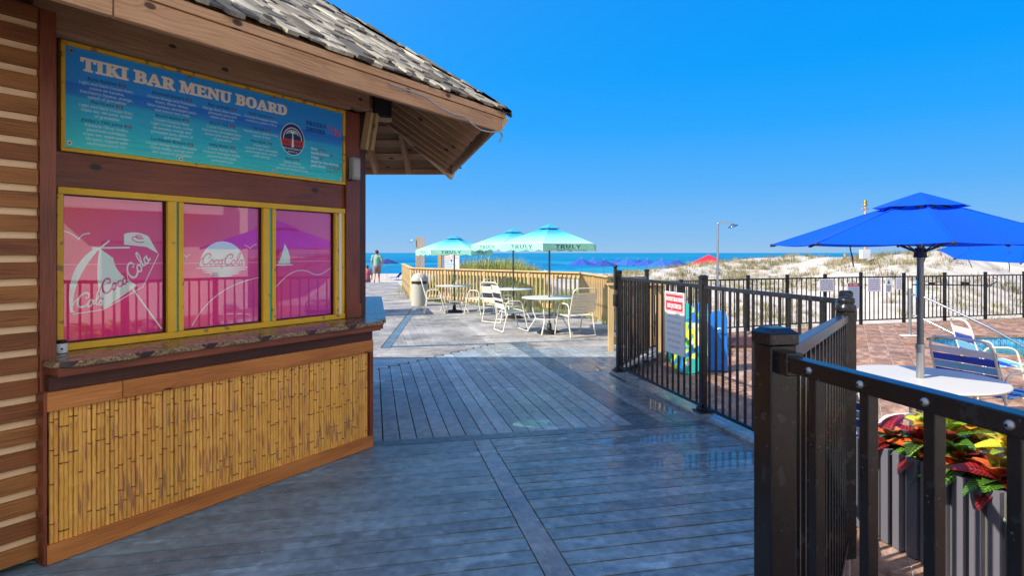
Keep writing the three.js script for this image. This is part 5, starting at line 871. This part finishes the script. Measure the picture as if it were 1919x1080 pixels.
    const n = 32; for (let i = 0; i < n; i++) { const m = mesh('leaf', leaves[Math.floor(rnd() * 5)], leafMats[kinds[k][1][Math.floor(rnd() * kinds[k][1].length)]], g); m.position.set(0, (h + 0.05) * mix(0.25, 1, i / n), 0); m.rotation.set(-mix(0.0, 1.0, i / n) + rr(-0.3, 0.3), i * 2.4 + rr(-0.4, 0.4), rr(-0.5, 0.5), 'YXZ'); const s = rr(0.75, 1.1); m.scale.set(s, s, s); }
  });
}

// ---------------------------------------------------------------- dunes' plants, beach things, walkers
{
  const blade = (h, bend, w, a) => { const g = new THREE.PlaneGeometry(w, h, 1, 4), p = g.attributes.position; for (let i = 0; i < p.count; i++) { const t = p.getY(i) / h + 0.5; p.setXYZ(i, p.getX(i) * (1 - t * 0.9), t * h * (1 - bend * 0.25 * t), bend * h * t * t * 0.6); } g.rotateY(a); g.computeVertexNormals(); return g; };
  const tuft = (n, h, spread, sd) => join(Array.from({ length: n }, (_, i) => blade(h * (0.5 + 0.5 * hash(i, 1, sd)), 0.3 + 0.9 * hash(i, 2, sd), 0.014 + 0.01 * hash(i, 3, sd), hash(i, 4, sd) * 6.28).translate((hash(i, 5, sd) - 0.5) * spread, 0, (hash(i, 6, sd) - 0.5) * spread)));
  const grass = std({ color: 0xffffff, roughness: 0.9, side: THREE.DoubleSide });
  const scatter = (name, label, geo, n, place, cols, smin, smax) => { const im = new THREE.InstancedMesh(geo, grass, n), m = new THREE.Matrix4(), c = new THREE.Color(); let k = 0; for (let tries = 0; k < n && tries < n * 60; tries++) { const p = place(); if (!p) continue; const s = rr(smin, smax); m.makeRotationY(rnd() * 6.28).scale(V(s, s * rr(0.8, 1.25), s)).setPosition(W(p[0], p[1], sandHeight(p[0], p[1]) - 0.03)); im.setMatrixAt(k, m); c.setHex(cols[Math.floor(rnd() * cols.length)]); im.setColorAt(k, c); k++; } im.count = k; im.name = name; im.userData = { kind: 'stuff', label, category: 'grass' }; im.castShadow = im.receiveShadow = true; scene.add(im); };
  const polar = (az0, az1, r0, r1) => { const a = rr(az0, az1) * Math.PI / 180, R = Math.sqrt(rr(r0 * r0, r1 * r1)); return [R * Math.sin(a), R * Math.cos(a)]; };
  const clumpy = (p, cut, f = 0.28) => fbm(p[0] * f + 31, p[1] * f + 17, 231) > cut ? p : null;
  scatter('dune_grass', 'straw-green grass tufts scattered over the white dune', tuft(16, 0.36, 0.32, 3), 2000, () => clumpy(polar(9, 48, 18.2, 42), 0.52), [0x8d8560, 0x9c9068, 0x7f7a50, 0xa6976e, 0x75704a], 0.45, 1.05);
  scatter('dune_grass_far', 'sparse grass tufts on the dunes outside the frame', tuft(16, 0.36, 0.32, 5), 500, () => clumpy(polar(48, 110, 20, 42), 0.5), [0x8b8a4a, 0x9c9460, 0x77803f], 0.7, 1.3);
  scatter('sea_oats', 'tall dense sea oats on the mound behind the wooden railing', tuft(18, 0.75, 0.5, 7), 900, () => polar(-10.5, 3, 21.5, 29.5), [0x6f7f3a, 0x86903f, 0x9aa052, 0x5f7034, 0xb0a868], 0.6, 1.15);
  scatter('railing_grass', 'pale green grass growing against the outer side of the railing', tuft(16, 0.5, 0.4, 9), 900, () => { const p = polar(-9, 11.5, 17, 26); const t = clamp((p[0] + 3.4) / 5.18), lim = mix(21, 16.1, t) + 1.2; return p[1] > lim ? p : null; }, [0x8f9a4c, 0x7a8a44, 0xa6a862, 0x68783c], 0.6, 1.1);
  scatter('dune_shrubs', 'brownish low shrubs dotted on the dune crest', tuft(26, 0.3, 0.42, 11), 420, () => clumpy(polar(10, 46, 24, 40), 0.46, 0.6), [0x6a5a3c, 0x7d6c48, 0x5c6038, 0x8d7a58], 0.6, 1.2);

  // beach parasols and loungers far off
  const far = (label, r, d, col, R, i) => {
    const y = sandHeight(r, d), g = thing('beach_umbrella', label, 'beach umbrella', W(r, d, y), 0, 'beach umbrellas on the sand'), m = std({ color: col, roughness: 0.8, side: THREE.DoubleSide });
    mesh('canopy', canopyGeo(8, R, 1.75, 2.3, 0.04, i), m, g); mesh('pole', rod(V(0, 0, 0), V(0, 2.4, 0), 0.022), M.oldwood, g);
    const q = thing('beach_lounger', 'blue sling lounger under ' + label.replace(/^(a|the) /, ''), 'lounger', W(r + 0.9, d - 0.3, sandHeight(r + 0.9, d - 0.3)), i * 1.3, 'loungers under the beach umbrellas'); mesh('sling', [bar(V(-0.6, 0.3, 0), V(0.3, 0.32, 0), 0.03, 0.6), bar(V(0.3, 0.32, 0), V(0.75, 0.8, 0), 0.03, 0.6)], std({ color: 0x2247a8, roughness: 0.8 }), q); for (const x of [-0.5, 0.3]) for (const z of [-0.28, 0.28]) mesh('leg', rod(V(x, 0, z), V(x, 0.3, z), 0.018), M.oldwood, q);
  };
  [[1090, 52], [1112, 60], [1132, 54], [1158, 62], [1176, 56], [1196, 60], [1213, 55], [1240, 53], [1268, 58]].forEach(([px, d], i) => far(['faded blue umbrella in the row on the beach', 'brighter blue umbrella in the row on the beach', 'dark navy umbrella in the row on the beach'][i % 3], (px - 960) * d / F, d, [0x27489c, 0x2f57b4, 0x223f86][i % 3], 1.35, i * 0.7));
  far('dark blue umbrella at the end of the beach path', (726 - 960) * 66 / F, 66, 0x1f2f6a, 1.4, 0.3);
  { const d = 50, r = (1328 - 960) * d / F, y = sandHeight(r, d), g = thing('red_umbrella', 'large red umbrella with an orange rim on the beach', 'beach umbrella', W(r, d, y)); const red = canvasTex(256, 64, (c, w, h) => { c.fillStyle = '#d01e30'; c.fillRect(0, 0, w, h); c.fillStyle = '#e8622a'; c.fillRect(0, h * 0.8, w, h * 0.2); }); mesh('canopy', canopyGeo(8, 1.85, 1.85, 2.75, 0.05, 0.2), std({ map: red, roughness: 0.8, side: THREE.DoubleSide }), g); mesh('pole', rod(V(0, 0, 0), V(0, 2.8, 0), 0.022), M.oldwood, g); }
  // slatted shower screen and warning board beyond the railing
  { const d = 30.5, g = thing('shower_screen', 'weathered upright-slat shower screen with a bent pipe beyond the railing', 'screen', W((788 - 960) * d / F, d, -0.5), -TH); for (let i = 0; i < 5; i++) mesh('slat', block(-0.22 + i * 0.092, -0.22 + i * 0.092 + 0.07, 0, 2.85 + (i % 2) * 0.05, 0, 0.03, 0, 'y'), M.oldwood, g); mesh('cross_rail', block(-0.23, 0.23, 2.1, 2.2, -0.04, -0.002), M.oldwood, g); mesh('cross_rail', block(-0.23, 0.23, 0.9, 1.0, -0.04, -0.002), M.oldwood, g); mesh('pipe', tube([V(-0.2, 2.4, 0.05), V(-0.22, 2.72, 0.05), V(-0.36, 2.74, 0.05), V(-0.46, 2.68, 0.05)], 0.018, 20, 6), M.steel, g); mesh('rose', new THREE.ConeGeometry(0.07, 0.06, 12).translate(-0.47, 2.64, 0.05), M.steel, g); }
  { const d = 22.5, g = thing('beach_notice', 'white beach notice with an orange heading on a pale post', 'sign', W((843 - 960) * d / F, d, sandHeight((843 - 960) * d / F, d)), -TH), y = 0.98 - g.position.y; mesh('post', block(-0.42, -0.3, 0, y + 0.62, -0.06, 0.06, 0, 'y'), M.pine, g); const map = canvasTex(256, 224, (c, w, h) => { c.fillStyle = '#e9eef2'; c.fillRect(0, 0, w, h); c.fillStyle = '#e2703a'; c.font = 'bold 34px sans-serif'; c.textAlign = 'center'; c.fillText('BEACH SAFETY', w / 2, 40, 236); c.fillRect(10, 52, w - 20, 8); c.fillStyle = '#7a93b4'; for (let i = 0; i < 5; i++) c.fillRect(24, 84 + i * 26, 90 + 80 * hash(i, 1, 3), 9); c.fillStyle = '#3d5a8c'; c.fillRect(w * 0.52, 76, 18, 44); }); mesh('panel', block(-0.29, 0.36, y, y + 0.58, -0.03, 0.0), M.white, g); mesh('print', new THREE.PlaneGeometry(0.64, 0.57).translate(0.035, y + 0.29, 0.006), std({ map, roughness: 0.5 }), g); mesh('brace', block(-0.29, 0.36, y + 0.24, y + 0.32, -0.07, -0.031), M.pine, g); }
  // utility pole on the dune
  { const d = 25, r = (1621 - 960) * d / F, y = sandHeight(r, d), g = thing('utility_pole', 'slim wooden pole on the dune with a white box and a brass bell-shaped top', 'pole', W(r, d, y)); mesh('mast', rod(V(0, 0, 0), V(0, 3.55 - y, 0), 0.05, 0.04, 10), M.oldwood, g); mesh('equipment_box', block(-0.33, 0.06, 1.36 - y, 1.72 - y, 0.05, 0.22, 0.01), M.white, g); mesh('top_fitting', new THREE.LatheGeometry([[0.09, 0], [0.1, 0.02], [0.06, 0.08], [0.075, 0.14], [0.05, 0.22], [0, 0.26]].map((p) => new THREE.Vector2(...p)), 16).translate(0, 3.5 - y, 0), std({ color: 0x9a7a34, metalness: 0.6, roughness: 0.4 }), g); mesh('cross_arm', block(-0.16, 0.16, 3.36 - y, 3.4 - y, -0.03, 0.03), M.grey, g); }
  { const d = 30, r = (1585 - 960) * d / F, y = sandHeight(r, d), g = thing('marker_post', 'short pale marker post standing in the dune grass', 'post', W(r, d, y)); mesh('stake', block(-0.07, 0.07, 0, 1.5 - y, -0.05, 0.05, 0, 'y'), M.oldwood, g); mesh('stake_cap', block(-0.08, 0.08, 1.5 - y, 1.54 - y, -0.06, 0.06), M.oldwood, g); }

  // walkers: one continuous body from joints with radii, clothes as children
  function field(bones, cell, blend = 0.03) {
    const lo = V(1e9, 1e9, 1e9), hi = V(-1e9, -1e9, -1e9); for (const [a, b, r0, r1] of bones) for (const [p, r] of [[a, r0], [b, r1]]) { lo.min(V(p[0] - r - 0.06, p[1] - r - 0.06, p[2] - r - 0.06)); hi.max(V(p[0] + r + 0.06, p[1] + r + 0.06, p[2] + r + 0.06)); }
    const size = hi.clone().sub(lo), half = Math.max(size.x, size.y, size.z) / 2, mid = lo.clone().add(hi).multiplyScalar(0.5), n = Math.min(110, Math.ceil(half * 2 / cell)), mc = new MarchingCubes(n, new THREE.MeshBasicMaterial(), false, false, 160000); mc.isolation = 0;
    for (let k = 0; k < n; k++) for (let j = 0; j < n; j++) for (let i = 0; i < n; i++) {
      const x = mid.x + (i - n / 2) / (n / 2) * half, y = mid.y + (j - n / 2) / (n / 2) * half, z = mid.z + (k - n / 2) / (n / 2) * half; let d = 1e3;
      for (const [a, b, r0, r1] of bones) { const bx = b[0] - a[0], by = b[1] - a[1], bz = b[2] - a[2], L = bx * bx + by * by + bz * bz || 1e-9, t = clamp(((x - a[0]) * bx + (y - a[1]) * by + (z - a[2]) * bz) / L), q = Math.hypot(x - a[0] - bx * t, y - a[1] - by * t, z - a[2] - bz * t) - mix(r0, r1, t), h = clamp(0.5 + 0.5 * (d - q) / blend); d = mix(d, q, h) - blend * h * (1 - h); }
      mc.field[i + j * n + k * n * n] = -d;
    }
    mc.update(); const g = new THREE.BufferGeometry(); g.setAttribute('position', new THREE.BufferAttribute(mc.positionArray.slice(0, mc.count * 3), 3)); g.setAttribute('normal', new THREE.BufferAttribute(mc.normalArray.slice(0, mc.count * 3), 3));
    return g.scale(half, half, half).translate(mid.x, mid.y, mid.z);
  }
  function walker(label, pos, turn, shirt, shorts, hair) {   // walks towards +z
    const g = thing('person', label, 'person', pos, turn), J = { neck: [0, 1.46, 0], head: [0, 1.62, 0.01], chest: [0, 1.28, 0], hip: [0, 0.95, 0], shL: [-0.19, 1.4, 0], shR: [0.19, 1.4, 0], elL: [-0.27, 1.13, -0.06], elR: [0.27, 1.13, 0.05], haL: [-0.27, 0.9, 0.0], haR: [0.28, 0.9, 0.14], hpL: [-0.095, 0.9, 0], hpR: [0.095, 0.9, 0], knL: [-0.1, 0.5, 0.14], knR: [0.1, 0.5, -0.02], anL: [-0.1, 0.1, 0.1], anR: [0.1, 0.14, -0.3], toL: [-0.11, 0.045, 0.25], toR: [0.11, 0.04, -0.2] };
    const b = (p, q, r0, r1) => [J[p], J[q], r0, r1], fingers = []; for (const s of ['L', 'R']) for (let i = 0; i < 5; i++) { const h = J['ha' + s], sx = s === 'L' ? -1 : 1, off = (i - 2) * 0.017; fingers.push([[h[0], h[1] - 0.03, h[2] + off], [h[0] + sx * (i ? 0.004 : 0.01), h[1] - (i ? 0.1 - Math.abs(i - 2.5) * 0.008 : 0.06), h[2] + off * 1.2 + (i ? 0.01 : 0.03)], 0.01, 0.008]); }
    mesh('body', field([b('head', 'head', 0.098, 0.098), [[0, 1.56, 0.04], [0, 1.56, 0.05], 0.07, 0.06], [[0, 1.6, 0.1], [0, 1.585, 0.115], 0.016, 0.014], [[-0.1, 1.6, 0], [-0.1, 1.63, 0], 0.018, 0.018], [[0.1, 1.6, 0], [0.1, 1.63, 0], 0.018, 0.018], b('neck', 'head', 0.056, 0.056), b('neck', 'chest', 0.07, 0.15), b('chest', 'hip', 0.15, 0.14), b('shL', 'shR', 0.07, 0.07), b('shL', 'elL', 0.056, 0.042), b('elL', 'haL', 0.042, 0.03), b('shR', 'elR', 0.056, 0.042), b('elR', 'haR', 0.042, 0.03), b('hpL', 'knL', 0.09, 0.058), b('knL', 'anL', 0.058, 0.038), b('anL', 'toL', 0.042, 0.03), b('hpR', 'knR', 0.09, 0.058), b('knR', 'anR', 0.058, 0.038), b('anR', 'toR', 0.042, 0.03), ...fingers], 0.017, 0.02), std({ color: 0xb98466, roughness: 0.6 }), g);
    mesh('shirt', field([b('chest', 'hip', 0.172, 0.168), b('shL', 'shR', 0.09, 0.09), [J.shL, [-0.255, 1.2, -0.04], 0.082, 0.072], [J.shR, [0.255, 1.2, 0.03], 0.082, 0.072]], 0.02, 0.04), std({ color: shirt, roughness: 0.85 }), g);
    mesh('shorts', field([[[0, 0.92, 0], [0, 0.86, 0], 0.16, 0.15], [J.hpL, [-0.105, 0.56, 0.12], 0.115, 0.1], [J.hpR, [0.105, 0.56, -0.005], 0.115, 0.1]], 0.02, 0.04), std({ color: shorts, roughness: 0.85 }), g);
    mesh('hair', field([[[0, 1.66, -0.015], [0, 1.62, -0.035], 0.093, 0.085]], 0.014, 0.02), std({ color: hair, roughness: 0.8 }), g);
    return g;
  }
  const away = (r, d) => { const v = W(r, d); return Math.atan2(v.x, v.z); };
  walker('person in a green shirt and dark shorts walking down to the beach', W((707 - 960) * 33 / F, 33, 0), away(-0.12, 1), 0x7fa08c, 0x8d6f62, 0x3a2a20);
  walker('person in a red top half hidden by the kiosk post', W((689 - 960) * 37 / F, 37, sandHeight((689 - 960) * 37 / F, 37)), away(-0.3, 1), 0xa0525a, 0x6a4a52, 0x4a3424);
}
scene.traverse((o) => { if (o.isMesh) o.castShadow = o.receiveShadow = true; });
renderer.render(scene, camera);
